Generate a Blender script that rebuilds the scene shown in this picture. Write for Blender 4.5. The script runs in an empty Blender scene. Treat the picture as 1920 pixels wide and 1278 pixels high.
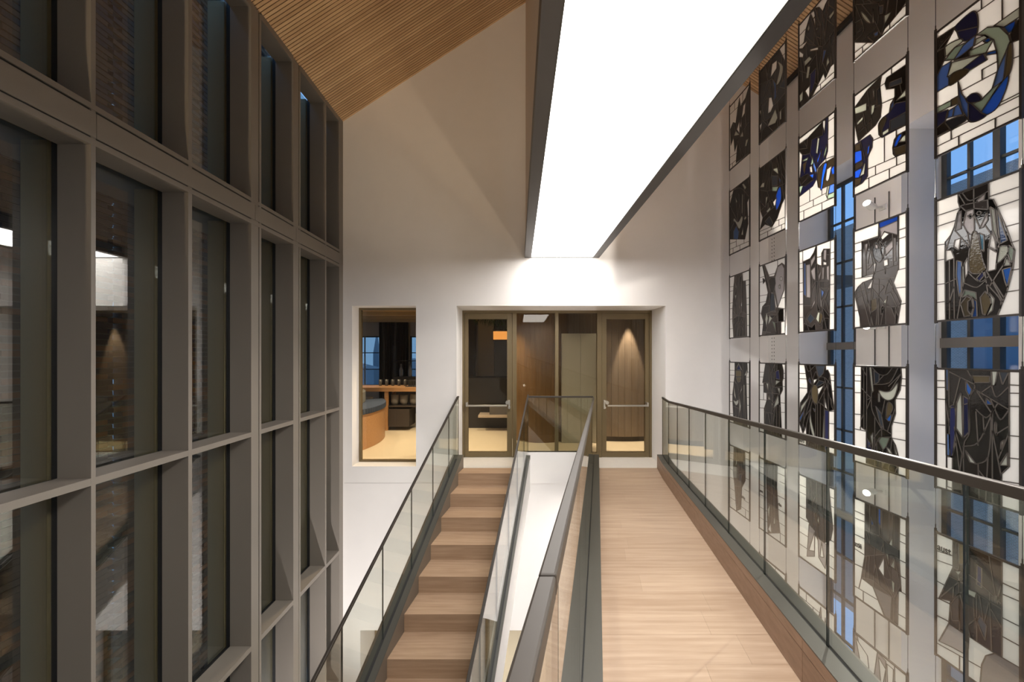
import bpy, bmesh, math, random
from mathutils import Vector
from mathutils.geometry import delaunay_2d_cdt, tessellate_polygon
random.seed(7)
SC = bpy.context.scene
COL = SC.collection

# ------------------------------------------------------------------ camera, world, exposure
EYE = 1.615                      # eye height above the landing by the doors (z = 0)
FPX = 640.0                      # focal length in pixels of the 1920 wide frame
cd = bpy.data.cameras.new('camera'); cam = bpy.data.objects.new('camera', cd); COL.objects.link(cam)
cd.sensor_width = 36.0; cd.lens = FPX / 1920.0 * 36.0
cd.shift_x = -12.0 / 1920.0; cd.shift_y = 27.0 / 1920.0
cd.clip_start = 0.01; cd.clip_end = 300
cam.location = (0, 0, EYE); cam.rotation_euler = (math.radians(90), 0, 0)
SC.camera = cam
w = bpy.data.worlds.new('world'); SC.world = w; w.use_nodes = True
bg = w.node_tree.nodes['Background']; bg.inputs[0].default_value = (0.20, 0.42, 0.82, 1); bg.inputs[1].default_value = 1.0
SC.view_settings.view_transform = 'Standard'; SC.view_settings.look = 'None'
SC.view_settings.exposure = 0.35; SC.view_settings.gamma = 1.0; SC.view_settings.use_curve_mapping = False
LIGHT_BOX_STRENGTH = 8.6
SC.cycles.transparent_max_bounces = 32; SC.cycles.diffuse_bounces = 6; SC.cycles.max_bounces = 16

# ------------------------------------------------------------------ materials
MATS = {}
def nmat(name):
    m = bpy.data.materials.new(name); m.use_nodes = True; MATS[name] = m
    return m, m.node_tree.nodes, m.node_tree.links
def plain(name, col, rough=0.5, metal=0.0, spec=0.5, noise=0.0, nscale=30.0, bump=0.0, coat=0.0, stretch=None):
    m, N, L = nmat(name); b = N['Principled BSDF']
    b.inputs['Base Color'].default_value = (*col, 1); b.inputs['Roughness'].default_value = rough
    b.inputs['Metallic'].default_value = metal; b.inputs['Specular IOR Level'].default_value = spec
    b.inputs['Coat Weight'].default_value = coat
    if noise or bump:
        tc = N.new('ShaderNodeTexCoord'); mp = N.new('ShaderNodeMapping'); nz = N.new('ShaderNodeTexNoise')
        L.new(tc.outputs['Object'], mp.inputs[0]); L.new(mp.outputs[0], nz.inputs['Vector'])
        if stretch: mp.inputs['Scale'].default_value = stretch
        nz.inputs['Scale'].default_value = nscale; nz.inputs['Detail'].default_value = 6
        if noise:
            mx = N.new('ShaderNodeMix'); mx.data_type = 'RGBA'
            mx.inputs[6].default_value = (*[c * (1 - noise) for c in col], 1)
            mx.inputs[7].default_value = (*[min(1, c * (1 + noise)) for c in col], 1)
            L.new(nz.outputs['Fac'], mx.inputs[0]); L.new(mx.outputs[2], b.inputs['Base Color'])
        if bump:
            bp = N.new('ShaderNodeBump'); bp.inputs['Strength'].default_value = bump; bp.inputs['Distance'].default_value = 0.01
            L.new(nz.outputs['Fac'], bp.inputs['Height']); L.new(bp.outputs[0], b.inputs['Normal'])
    return m
def wood(name, c1, c2, axis='X', rough=0.42, scale=1.0, tone=0.16):
    """oak: long fine grain along one axis plus broad tone changes"""
    m, N, L = nmat(name); b = N['Principled BSDF']; b.inputs['Roughness'].default_value = rough
    b.inputs['Specular IOR Level'].default_value = 0.4
    tc = N.new('ShaderNodeTexCoord'); mp = N.new('ShaderNodeMapping'); L.new(tc.outputs['Object'], mp.inputs[0])
    s = {'X': (1.2, 26, 26), 'Y': (26, 1.2, 26), 'Z': (26, 26, 1.2)}[axis]
    mp.inputs['Scale'].default_value = [v * scale for v in s]
    nz = N.new('ShaderNodeTexNoise'); nz.inputs['Scale'].default_value = 1.6; nz.inputs['Detail'].default_value = 9; nz.inputs['Roughness'].default_value = 0.62
    L.new(mp.outputs[0], nz.inputs['Vector'])
    oi = N.new('ShaderNodeObjectInfo')
    add = N.new('ShaderNodeMath'); add.operation = 'MULTIPLY_ADD'; add.inputs[1].default_value = tone; add.inputs[2].default_value = -tone / 2
    L.new(oi.outputs['Random'], add.inputs[0])
    s2 = N.new('ShaderNodeMath'); s2.operation = 'ADD'; L.new(nz.outputs['Fac'], s2.inputs[0]); L.new(add.outputs[0], s2.inputs[1])
    cr = N.new('ShaderNodeValToRGB'); cr.color_ramp.elements[0].position = 0.3; cr.color_ramp.elements[1].position = 0.72
    cr.color_ramp.elements[0].color = (*c1, 1); cr.color_ramp.elements[1].color = (*c2, 1)
    L.new(s2.outputs[0], cr.inputs[0]); L.new(cr.outputs[0], b.inputs['Base Color'])
    bp = N.new('ShaderNodeBump'); bp.inputs['Strength'].default_value = 0.08; L.new(nz.outputs['Fac'], bp.inputs['Height']); L.new(bp.outputs[0], b.inputs['Normal'])
    return m
def emit(name, col, s):
    m, N, L = nmat(name); N.remove(N['Principled BSDF']); e = N.new('ShaderNodeEmission')
    e.inputs[0].default_value = (*col, 1); e.inputs[1].default_value = s
    L.new(e.outputs[0], N['Material Output'].inputs[0]); return m
def clear_glass(name, tint, ior=1.5, boost=1.0, rough=0.0):
    """clear sheet glass: mirror reflection by Fresnel over tinted see-through"""
    m, N, L = nmat(name); N.remove(N['Principled BSDF'])
    tr = N.new('ShaderNodeBsdfTransparent'); tr.inputs[0].default_value = (*tint, 1)
    gl = N.new('ShaderNodeBsdfGlossy'); gl.inputs['Roughness'].default_value = rough; gl.inputs[0].default_value = (1, 1, 1, 1)
    lw = N.new('ShaderNodeLayerWeight'); lw.inputs[0].default_value = 0.5          # facing = 1 - |cos|
    pw = N.new('ShaderNodeMath'); pw.operation = 'POWER'; pw.inputs[1].default_value = 5.0; L.new(lw.outputs['Facing'], pw.inputs[0])
    r0 = boost * ((ior - 1) / (ior + 1)) ** 2                                       # Schlick
    mu = N.new('ShaderNodeMath'); mu.operation = 'MULTIPLY_ADD'; mu.inputs[1].default_value = 1 - r0; mu.inputs[2].default_value = r0; mu.use_clamp = True
    mx = N.new('ShaderNodeMixShader'); L.new(pw.outputs[0], mu.inputs[0]); L.new(mu.outputs[0], mx.inputs[0])
    L.new(tr.outputs[0], mx.inputs[1]); L.new(gl.outputs[0], mx.inputs[2]); L.new(mx.outputs[0], N['Material Output'].inputs[0])
    return m
def art_glass(name, col, transl=0.35, transp=0.0, rough=0.05, bump=0.0, bscale=90, spec=0.5):
    m, N, L = nmat(name); b = N['Principled BSDF']
    b.inputs['Base Color'].default_value = (*col, 1); b.inputs['Roughness'].default_value = rough; b.inputs['Specular IOR Level'].default_value = spec
    out = N['Material Output']; last = b.outputs[0]
    if max(col) < 0.5:                       # every piece of coloured glass has its own depth of tone
        oi = N.new('ShaderNodeObjectInfo'); mr = N.new('ShaderNodeMapRange'); mr.inputs[3].default_value = 0.45; mr.inputs[4].default_value = 1.9
        mm = N.new('ShaderNodeMix'); mm.data_type = 'RGBA'; mm.blend_type = 'MULTIPLY'; mm.inputs[0].default_value = 1; mm.inputs[6].default_value = (*col, 1)
        L.new(oi.outputs['Random'], mr.inputs[0]); L.new(mr.outputs[0], mm.inputs[7]); L.new(mm.outputs[2], b.inputs['Base Color'])
    if transl:
        t = N.new('ShaderNodeBsdfTranslucent'); t.inputs[0].default_value = (*[min(1, c * 1.1) for c in col], 1)
        mx = N.new('ShaderNodeMixShader'); mx.inputs[0].default_value = transl; L.new(last, mx.inputs[1]); L.new(t.outputs[0], mx.inputs[2]); last = mx.outputs[0]
    if transp:
        t = N.new('ShaderNodeBsdfTransparent'); t.inputs[0].default_value = (*[min(1, c ** 0.6) for c in col], 1)
        mx = N.new('ShaderNodeMixShader'); mx.inputs[0].default_value = transp; L.new(last, mx.inputs[1]); L.new(t.outputs[0], mx.inputs[2]); last = mx.outputs[0]
    L.new(last, out.inputs[0])
    tc = N.new('ShaderNodeTexCoord'); nz = N.new('ShaderNodeTexNoise'); nz.inputs['Scale'].default_value = bscale; nz.inputs['Detail'].default_value = 3
    L.new(tc.outputs['Object'], nz.inputs['Vector'])
    bp = N.new('ShaderNodeBump'); bp.inputs['Strength'].default_value = bump; bp.inputs['Distance'].default_value = 0.004
    L.new(nz.outputs['Fac'], bp.inputs['Height']); L.new(bp.outputs[0], b.inputs['Normal'])
    return m

plaster = plain('white_plaster', (0.80, 0.772, 0.75), 0.75, noise=0.025, nscale=6, bump=0.02)
bronze = plain('bronze_coating', (0.235, 0.207, 0.178), 0.45, noise=0.05, nscale=300, spec=0.5)
outer_metal = plain('outer_fin_coating', (0.52, 0.40, 0.25), 0.5, noise=0.05, nscale=60)
bronze_dark = plain('dark_gasket', (0.012, 0.012, 0.012), 0.5)
doorbronze = plain('anodised_door_frame', (0.17, 0.125, 0.062), 0.4, metal=0.25, noise=0.05, nscale=60)
shoe_metal = plain('rail_shoe_metal', (0.066, 0.062, 0.05), 0.42, metal=0.15, noise=0.04, nscale=80)
rail_metal = plain('handrail_steel', (0.045, 0.037, 0.03), 0.42, metal=0.1, spec=0.35, noise=0.04, nscale=50)
slot_black = plain('black_rubber', (0.01, 0.01, 0.01), 0.5)
steel = plain('brushed_steel', (0.62, 0.6, 0.56), 0.3, metal=0.9)
lead = plain('lead_came', (0.11, 0.095, 0.085), 0.38, metal=0.3)
artframe = plain('panel_frame_steel', (0.05, 0.042, 0.038), 0.4, metal=0.4)
oak_floor = wood('oak_plank', (0.345, 0.238, 0.16), (0.475, 0.352, 0.253), 'X')
oak_step = wood('oak_step', (0.35, 0.225, 0.142), (0.50, 0.35, 0.235), 'X')
oak_kick = wood('oak_kick_board', (0.215, 0.132, 0.086), (0.31, 0.20, 0.137), 'Y')
oak_slat = [wood('ceiling_oak_%d' % i, c1, c2, 'X', 0.55, tone=0.3) for i, (c1, c2) in enumerate([((0.58, 0.375, 0.21), (0.76, 0.52, 0.30)), ((0.62, 0.41, 0.23), (0.80, 0.56, 0.33)), ((0.53, 0.335, 0.185), (0.70, 0.465, 0.265))])]
slat_back = plain('slat_backing', (0.035, 0.022, 0.013), 0.8)
stone = plain('pale_stone', (0.70, 0.65, 0.58), 0.5, noise=0.05, nscale=14)
lobby_floor = plain('lobby_screed', (0.72, 0.64, 0.50), 0.45, noise=0.04, nscale=5)
lower_floor = plain('lower_hall_screed', (0.55, 0.52, 0.47), 0.5, noise=0.05, nscale=5)
rail_glass = clear_glass('balustrade_glass', (0.915, 0.935, 0.905), 1.5, 2.3)
glass_edge = plain('glass_edge', (0.02, 0.03, 0.027), 0.2)
facade_glass = clear_glass('facade_glass', (0.80, 0.82, 0.78), 1.6, 2.6)
door_glass = clear_glass('door_glass', (0.86, 0.82, 0.74), 1.5, 0.5)
window_glass = clear_glass('window_glass', (0.90, 0.93, 0.95), 1.45)
light_white = emit('luminous_ceiling', (1.0, 0.965, 0.93), LIGHT_BOX_STRENGTH)
lamp_glow = emit('lamp_glow', (1.0, 0.93, 0.82), 14.0)
box_dark = plain('light_box_frame', (0.075, 0.068, 0.062), 0.5)
transom_metal = plain('transom_coating', (0.19, 0.17, 0.15), 0.45)
window_dark = plain('window_bars', (0.045, 0.045, 0.042), 0.45)
brick_mats = [plain('brick_%d' % i, c, 0.85, noise=0.25, nscale=40, bump=0.15) for i, c in enumerate([(0.17, 0.075, 0.033), (0.07, 0.048, 0.038), (0.05, 0.04, 0.038)])]
GL = {'W': art_glass('opal_white_glass', (0.88, 0.865, 0.84), 0.5, 0, 0.06, 0.04, 20),
      'K': art_glass('black_brown_glass', (0.012, 0.0105, 0.010), 0.1, 0.05, 0.04, 0.12, 40),
      'Q': art_glass('smoky_glass', (0.05, 0.042, 0.039), 0.15, 0.10, 0.04, 0.16, 45),
      'D': art_glass('slate_glass', (0.045, 0.055, 0.072), 0.2, 0.08, 0.04, 0.2, 60),
      'N': art_glass('navy_glass', (0.022, 0.026, 0.085), 0.3, 0.08, 0.04, 0.15, 60),
      'B': art_glass('blue_glass', (0.03, 0.115, 0.38), 0.5, 0.15, 0.04, 0.15, 60),
      'M': art_glass('steel_blue_glass', (0.10, 0.17, 0.34), 0.45, 0.12, 0.04, 0.15, 60),
      'T': art_glass('turquoise_glass', (0.06, 0.30, 0.45), 0.45, 0.12, 0.1, 0.1, 60),
      'G': art_glass('grey_green_glass', (0.30, 0.35, 0.29), 0.45, 0.08, 0.15, 0.5, 240),
      'S': art_glass('hammered_silver_glass', (0.55, 0.56, 0.50), 0.45, 0.0, 0.14, 0.8, 260),
      'O': art_glass('olive_brown_glass', (0.10, 0.078, 0.045), 0.25, 0.06, 0.04, 0.3, 70),
      'P': art_glass('pale_lilac_glass', (0.40, 0.37, 0.37), 0.35, 0.15, 0.07, 0.5, 50)}

# ------------------------------------------------------------------ builders
class MB:
    def __init__(s): s.v = []; s.f = []; s.mi = []
    def add(s, vs, fs, mi=0):
        o = len(s.v); s.v += [tuple(p) for p in vs]
        for k, f in enumerate(fs):
            s.f.append(tuple(i + o for i in f)); s.mi.append(mi[k] if isinstance(mi, (list, tuple)) else mi)
        return s
    def box(s, x0, x1, y0, y1, z0, z1, mi=0):
        x0, x1 = min(x0, x1), max(x0, x1); y0, y1 = min(y0, y1), max(y0, y1); z0, z1 = min(z0, z1), max(z0, z1)
        return s.add([(x0, y0, z0), (x1, y0, z0), (x1, y1, z0), (x0, y1, z0), (x0, y0, z1), (x1, y0, z1), (x1, y1, z1), (x0, y1, z1)],
                     [(0, 3, 2, 1), (4, 5, 6, 7), (0, 1, 5, 4), (1, 2, 6, 5), (2, 3, 7, 6), (3, 0, 4, 7)], mi)
    def prism(s, pts, off, side_mi=0, mi=0):
        """polygon pts extruded by off"""
        n = len(pts); a = [Vector(p) for p in pts]; o = Vector(off); b = [p + o for p in a]
        nrm = Vector((0, 0, 0))
        for i in range(n): nrm += a[i].cross(a[(i + 1) % n])
        fs = [tuple(range(n))[::-1], tuple(range(n, 2 * n))] + [(i, (i + 1) % n, n + (i + 1) % n, n + i) for i in range(n)]
        if nrm.dot(o) < 0: fs = [f[::-1] for f in fs]
        return s.add(a + b, fs, [mi, mi] + [side_mi] * n)
    def beam(s, p0, p1, wd, ht, up=(0, 0, 1)):
        """rectangular bar between two points; p on the centre line of the bar"""
        p0 = Vector(p0); p1 = Vector(p1); d = (p1 - p0).normalized(); sd = d.cross(Vector(up))
        if sd.length < 1e-5: sd = Vector((1, 0, 0))
        sd.normalize(); u = sd.cross(d); a = sd * wd / 2; b = u * ht / 2
        q = [p0 - a - b, p0 + a - b, p0 + a + b, p0 - a + b]
        return s.prism(q, p1 - p0)
    def tube(s, p0, p1, r, n=10, r1=None):
        p0 = Vector(p0); p1 = Vector(p1); d = (p1 - p0).normalized(); r1 = r if r1 is None else r1
        t = Vector((0, 0, 1)) if abs(d.z) < 0.9 else Vector((1, 0, 0)); a = d.cross(t).normalized(); b = d.cross(a)
        vs = []
        for p, rr in ((p0, r), (p1, r1)):
            vs += [p + (a * math.cos(6.28318 * i / n) + b * math.sin(6.28318 * i / n)) * rr for i in range(n)]
        fs = [tuple(range(n)), tuple(range(n, 2 * n))[::-1]] + [(i, n + i, n + (i + 1) % n, (i + 1) % n) for i in range(n)]
        return s.add(vs, fs)
    def lathe(s, c, prof, n=16):
        cx, cy, cz = c; vs = []; fs = []
        for r, z in prof: vs += [(cx + r * math.cos(6.28318 * i / n), cy + r * math.sin(6.28318 * i / n), cz + z) for i in range(n)]
        for k in range(len(prof) - 1): fs += [(k * n + i, k * n + (i + 1) % n, (k + 1) * n + (i + 1) % n, (k + 1) * n + i) for i in range(n)]
        fs += [tuple(range(n))[::-1], tuple(range((len(prof) - 1) * n, len(prof) * n))]
        return s.add(vs, fs)
    def mesh(s, name, mats, shift=(0, 0, 0)):
        me = bpy.data.meshes.new(name); sx, sy, sz = shift
        me.from_pydata([(x - sx, y - sy, z - sz) for x, y, z in s.v], [], s.f)
        for m in (mats if isinstance(mats, (list, tuple)) else [mats]): me.materials.append(m)
        if any(s.mi): me.polygons.foreach_set('material_index', s.mi)
        me.update(); return me

def tag(o, label=None, cat=None, group=None, kind=None):
    if label: o['label'] = label
    if cat: o['category'] = cat
    if group: o['group'] = group
    if kind: o['kind'] = kind
    return o
def wloc(o):
    v = Vector((0, 0, 0))
    while o: v += o.location; o = o.parent
    return v
def root(name, loc, label, cat, group=None, kind=None):
    o = bpy.data.objects.new(name, None); COL.objects.link(o); o.location = loc; o.empty_display_size = 0.1
    return tag(o, label, cat, group, kind)
def part(par, name, mb, mats, smooth=False, bevel=0.0):
    """mesh built in world coordinates, hung under par (par unrotated)"""
    me = mb.mesh(name, mats, wloc(par) if par else (0, 0, 0))
    o = bpy.data.objects.new(name, me); COL.objects.link(o); o.parent = par
    if smooth: me.polygons.foreach_set('use_smooth', [True] * len(me.polygons))
    if bevel:
        b = o.modifiers.new('bevel', 'BEVEL'); b.width = bevel; b.segments = 2; b.limit_method = 'ANGLE'
    return o
def thing(name, mb, mats, label, cat, group=None, kind=None, smooth=False, bevel=0.0):
    """a one-mesh thing, its origin at the middle of its base"""
    xs = [p[0] for p in mb.v]; ys = [p[1] for p in mb.v]; zs = [p[2] for p in mb.v]
    c = ((min(xs) + max(xs)) / 2, (min(ys) + max(ys)) / 2, min(zs))
    me = mb.mesh(name, mats, c); o = bpy.data.objects.new(name, me); COL.objects.link(o); o.location = c
    if smooth: me.polygons.foreach_set('use_smooth', [True] * len(me.polygons))
    if bevel:
        b = o.modifiers.new('bevel', 'BEVEL'); b.width = bevel; b.segments = 2; b.limit_method = 'ANGLE'
    return tag(o, label, cat, group, kind)
def link_copy(src_mesh, name, par, loc=(0, 0, 0), rot=None):
    o = bpy.data.objects.new(name, src_mesh); COL.objects.link(o); o.parent = par; o.location = loc
    if rot: o.rotation_euler = rot
    return o
def grid_wall(mb, us, vs, holes, put):
    """put(u0,u1,v0,v1) for every cell of the grid not inside a hole"""
    for a, b in zip(us, us[1:]):
        run = None
        for c, d in zip(vs, vs[1:]):
            inside = any(h[0] <= (a + b) / 2 <= h[1] and h[2] <= (c + d) / 2 <= h[3] for h in holes)
            if inside:
                if run: put(a, b, run[0], run[1]); run = None
            else: run = (run[0], d) if run else (c, d)
        if run: put(a, b, run[0], run[1])

# ------------------------------------------------------------------ main measures (metres)
YW = 4.90            # face of the end wall
YD = 5.41            # plane of the door frames
XF = -2.52           # inner face of the glazed facade
XR = 3.59            # right wall
YB = -4.0            # wall behind the camera
ZL = -4.6            # lower hall floor
SLOPE = 0.65
RIDGE_X = 0.62
Z_EAVE_L = 4.97; Z_EAVE_R = 5.27
def ceil_z(x): return Z_EAVE_L + (x - XF) * SLOPE if x <= RIDGE_X else Z_EAVE_R + (XR - x) * SLOPE
DIRB = 0.2325        # the bridge runs askew: X grows by this per metre of Y
RAMP = 0.082; YFLAT = 4.47
def bz(y): return max(0.0, RAMP * (YFLAT - y))
DIRS = 0.172         # so does the stair
RIS = 0.165; GO = 0.2917; YN0 = 4.678
def nz_(y): return (y - YN0) * RIS / GO

# ------------------------------------------------------------------ end wall with the window and door openings
mb = MB()
holes = [(-2.389, -1.47, 0.022, 2.327), (-0.888, 2.113, 0.0, 2.327), (-2.27, 1.05, ZL, -2.33)]
us = sorted({-2.75, -1.2, 4.2} | {h[0] for h in holes} | {h[1] for h in holes})
vs = sorted({ZL - 0.2, -0.5, 4.9} | {h[2] for h in holes} | {h[3] for h in holes})
def put_end(a, b, c, d):
    if b > -1.19: mb.box(a, b, YW, YD + 0.06, c, d)
    else:
        if c < -0.5: mb.box(a, b, YW, YD + 0.06, c, min(d, -0.5))
        if d > -0.5: mb.box(a, b, YW, 5.17, max(c, -0.5), d)
grid_wall(mb, us, vs, holes, put_end)
mb.prism([(-2.75, YW, 4.9), (4.2, YW, 4.9), (4.2, YW, 5.0), (RIDGE_X, YW, 7.6), (-2.75, YW, 5.2)], (0, YD + 0.06 - YW, 0))
thing('wall_end', mb, plaster, 'white plastered gable end wall with door and window openings', 'wall', kind='structure')
mb = MB().box(-2.5, -0.9, YW - 0.0015, YW, -0.218, -0.214).box(0.14, 1.0, YW - 0.0015, YW, -0.218, -0.214)
thing('trim_1', mb, plain('joint_grey', (0.45, 0.43, 0.41), 0.8), 'fine horizontal joint across the end wall below the landing', 'wall joint', kind='structure')  # thin grey line of the floor slab joint
mb = MB().box(-0.888, 2.113, YW + 0.0005, YD + 0.2, -0.2, 0.003)
thing('floor_threshold', mb, stone, 'pale stone threshold in the recess before the doors', 'threshold', kind='structure')

# ------------------------------------------------------------------ right wall with tall windows
WIN = [(3.63, 4.376), (2.45, 3.20), (1.27, 2.02), (0.09, 0.84), (-1.09, -0.34)]
WZ0, WZ1 = -2.3, 3.74
mb = MB()
us = sorted({YB - 0.3, YW + 0.3} | {w_ for p in WIN for w_ in p})
grid_wall(mb, us, [ZL - 0.2, WZ0, WZ1, 5.6], [(a, b, WZ0, WZ1) for a, b in WIN], lambda a, b, c, d: mb.box(XR, XR + 0.42, a, b, c, d))
thing('wall_right', mb, plaster, 'white plastered side wall with deep window reveals behind the glass panels', 'wall', kind='structure')
for i, (a, b) in enumerate(WIN):
    r = root('window_%d' % (i + 3), (XR + 0.4, (a + b) / 2, WZ0), ['tall dark barred window nearest the end wall', 'tall dark barred window behind the nearest hanging column', 'tall barred side window next to the camera', 'tall barred side window beside the bridge start', 'tall barred side window behind the camera'][i], 'window', kind='structure')
    X0, X1 = XR + 0.375, XR + 0.415; mid = (a + b) / 2
    f = MB()
    for y in (a + 0.02, b - 0.02): f.box(X0, X1, y - 0.02, y + 0.02, WZ0, WZ1)
    f.box(X0, X1, a, b, WZ1 - 0.04, WZ1); f.box(X0, X1, a, b, WZ0, WZ0 + 0.04)
    part(r, 'window_frame', f, window_dark)
    part(r, 'mullion', MB().box(X0 - 0.01, X1, mid - 0.022, mid + 0.022, WZ0, WZ1), window_dark)
    for z in (1.73, -0.33): part(r, 'transom', MB().box(X0 - 0.015, X1, a, b, z - 0.045, z + 0.045), transom_metal)
    for y in (mid + 0.185, mid - 0.185): part(r, 'glazing_bar', MB().box(X0 + 0.005, X1 - 0.005, y - 0.010, y + 0.010, WZ0, WZ1), window_dark)
    for z in (3.25, 2.757, 2.213, 1.22, 0.70, 0.19, -0.85, -1.36, -1.87): part(r, 'glazing_bar', MB().box(X0 + 0.005, X1 - 0.005, a, b, z - 0.011, z + 0.011), window_dark)
    for (y0, y1) in ((a, mid), (mid, b)):
        for (z0, z1) in ((WZ0, -0.33), (-0.33, 1.73), (1.73, WZ1)):
            part(r, 'pane', MB().box(X0 + 0.016, X0 + 0.024, y0, y1, z0, z1), window_glass)
mb = MB().box(XR - 0.05, XR - 0.01, YB, YW, 5.20, 5.26)
thing('trim_2', mb, slot_black, 'black track running along the top of the right wall', 'track', kind='structure')
mb = MB()
for k in range(62):
    z = 0.9 + k * 0.05
    for y in (4.832, 4.790): mb.box(XR - 0.002, XR + 0.001, y - 0.004, y + 0.004, z, z + 0.016)
thing('trim_3', mb, slot_black, 'twin rows of small dark slots in the right wall corner', 'vent slots', kind='stuff')

# ------------------------------------------------------------------ sloped oak slat ceiling
PITCH = 0.034
def ceiling(name, xa, za, xb, zb, label):
    L_ = math.hypot(xb - xa, zb - za); ang = math.atan2(zb - za, xb - xa)
    dx, dz = (xb - xa) / L_, (zb - za) / L_; nx, nzz = -dz, dx
    if nzz < 0: nx, nzz = -nx, -nzz
    r = root(name, (xa, YW, za), label, 'ceiling', kind='structure')
    part(r, 'backing', MB().prism([(xa + nx * 0.006, YB - 0.2, za + nzz * 0.006), (xb + nx * 0.006, YB - 0.2, zb + nzz * 0.006), (xb + nx * 0.006, YW + 0.2, zb + nzz * 0.006), (xa + nx * 0.006, YW + 0.2, za + nzz * 0.006)], (nx * 0.05, 0, nzz * 0.05)), slat_back)
    ms = []
    for m in oak_slat:
        me = MB().box(0, L_, -0.0245, 0, 0, 0.012).mesh('slat', m); ms.append(me)
    n = int((YW - 2.2) / PITCH)
    for k in range(n):
        link_copy(random.choice(ms), 'slat', r, (0, -k * PITCH, 0), (0, -ang, 0))
    rest = MB(); y = YW - n * PITCH
    while y > YB:
        rest.prism([(xa, y, za), (xb, y, zb), (xb + nx * .028, y, zb + nzz * .028), (xa + nx * .028, y, za + nzz * .028)], (0, -0.0245, 0)); y -= PITCH
    o = part(r, 'ceiling_slats', rest, oak_slat[0]); o['kind'] = 'stuff'
ZR = ceil_z(RIDGE_X)
ceiling('ceiling_left', XF - 0.03, Z_EAVE_L - 0.02, RIDGE_X, ZR, 'sloped oak slat ceiling rising from the glazed facade')
ceiling('ceiling_right', XR + 0.05, Z_EAVE_R - 0.03, RIDGE_X, Z_EAVE_R + (XR - RIDGE_X) * SLOPE, 'sloped oak slat ceiling above the right wall')

# ------------------------------------------------------------------ luminous light box hung under the ridge
LX0, LX1, LZ = 0.092, 1.158, 3.014
r = root('light_box', (0.62, 1.0, LZ), 'long luminous white light box with dark frame under the ridge', 'light box', kind='structure')
part(r, 'diffuser', MB().box(LX0 + 0.085, LX1 - 0.085, YB + 0.4, YW - 0.004, LZ + 0.012, LZ + 0.03), light_white)
for (x0, x1) in ((LX0, LX0 + 0.085), (LX1 - 0.085, LX1)):
    part(r, 'frame_rail', MB().box(x0, x1, YB + 0.4, YW, LZ, LZ + 0.16), box_dark)
part(r, 'lip', MB().box(LX0 + 0.085, LX0 + 0.093, YB + 0.4, YW - 0.01, LZ + 0.002, LZ + 0.011).box(LX1 - 0.093, LX1 - 0.085, YB + 0.4, YW - 0.01, LZ + 0.002, LZ + 0.011), shoe_metal)
part(r, 'end_lip', MB().box(LX0 + 0.08, LX1 - 0.08, YW - 0.006, YW - 0.001, LZ, LZ + 0.014), shoe_metal)
part(r, 'casing', MB().box(LX0 + 0.012, LX1 - 0.012, YB + 0.4, YW, LZ + 0.16, 6.7), plain('casing_board', (0.55, 0.45, 0.36), 0.6, noise=0.05, nscale=4))

# ------------------------------------------------------------------ glazed facade on the left
XG = XF - 0.232     # glass plane
fac = root('wall_left', (XF, 1.5, ZL), 'bronze coated glazed facade with deep fins and transoms', 'facade', kind='structure')
mull = [(-3.4, .03), (-2.8, .03), (-2.18, .03), (-1.58, .127), (-0.98, .03), (-0.38, .03), (0.22, .127), (0.82, .03), (1.415, .03), (2.013, .022), (2.606, .030), (3.219, .127), (3.822, .127), (4.450, .030), (4.804, .094)]
ZT = 4.95
for (y, t) in mull:
    if t > 0.12:
        part(fac, 'fin', MB().box(XF - 0.2, XF, y, y + 0.091, ZL, ZT), bronze)
        part(fac, 'fin', MB().box(XF - 0.2, XF, y + 0.101, y + t, ZL, ZT), bronze)
        part(fac, 'gasket', MB().box(XF - 0.19, XF - 0.012, y + 0.091, y + 0.101, ZL, ZT), bronze_dark)
    else:
        part(fac, 'fin', MB().box(XF - 0.2, XF, y, y + t, ZL, ZT), bronze)
    part(fac, 'gasket', MB().box(XG, XF - 0.2, y - 0.002, y + t + 0.002, ZL, ZT), bronze_dark)
    if y < 4.7: part(fac, 'outer_fin', MB().box(XG - 0.17, XG - 0.014, y - 0.01, y + t + 0.01, ZL, ZT), outer_metal)
ys = [m_[0] for m_ in mull]
def bays():
    for (y0, t0), (y1, t1) in zip(mull, mull[1:]): yield y0 + t0, y1
bands = [('transom', .846, .890, 0.2), ('transom', -1.176, -1.127, 0.2), ('transom', -3.0, -2.95, 0.2)]
for (y0, y1) in bays():
    for nm, z0, z1, d in bands: part(fac, nm, MB().box(XF - d, XF - 0.0005, y0, y1, z0, z1), bronze)
    part(fac, 'head', MB().box(XF - 0.2, XF - 0.0005, y0, y1, 4.905, ZT + 0.05), bronze)
    for z0, z1 in ((ZL, -2.975), (-2.975, -1.15), (-1.15, .868), (.868, 2.88), (3.08, 4.93)):
        part(fac, 'glass_pane', MB().box(XG - 0.012, XG, y0, y1, z0, z1), facade_glass)
    part(fac, 'gasket', MB().box(XG - 0.01, XG + 0.035, y0, y1, .855, .881).box(XG - 0.01, XG + 0.035, y0, y1, -1.163, -1.135), bronze_dark)
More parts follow.
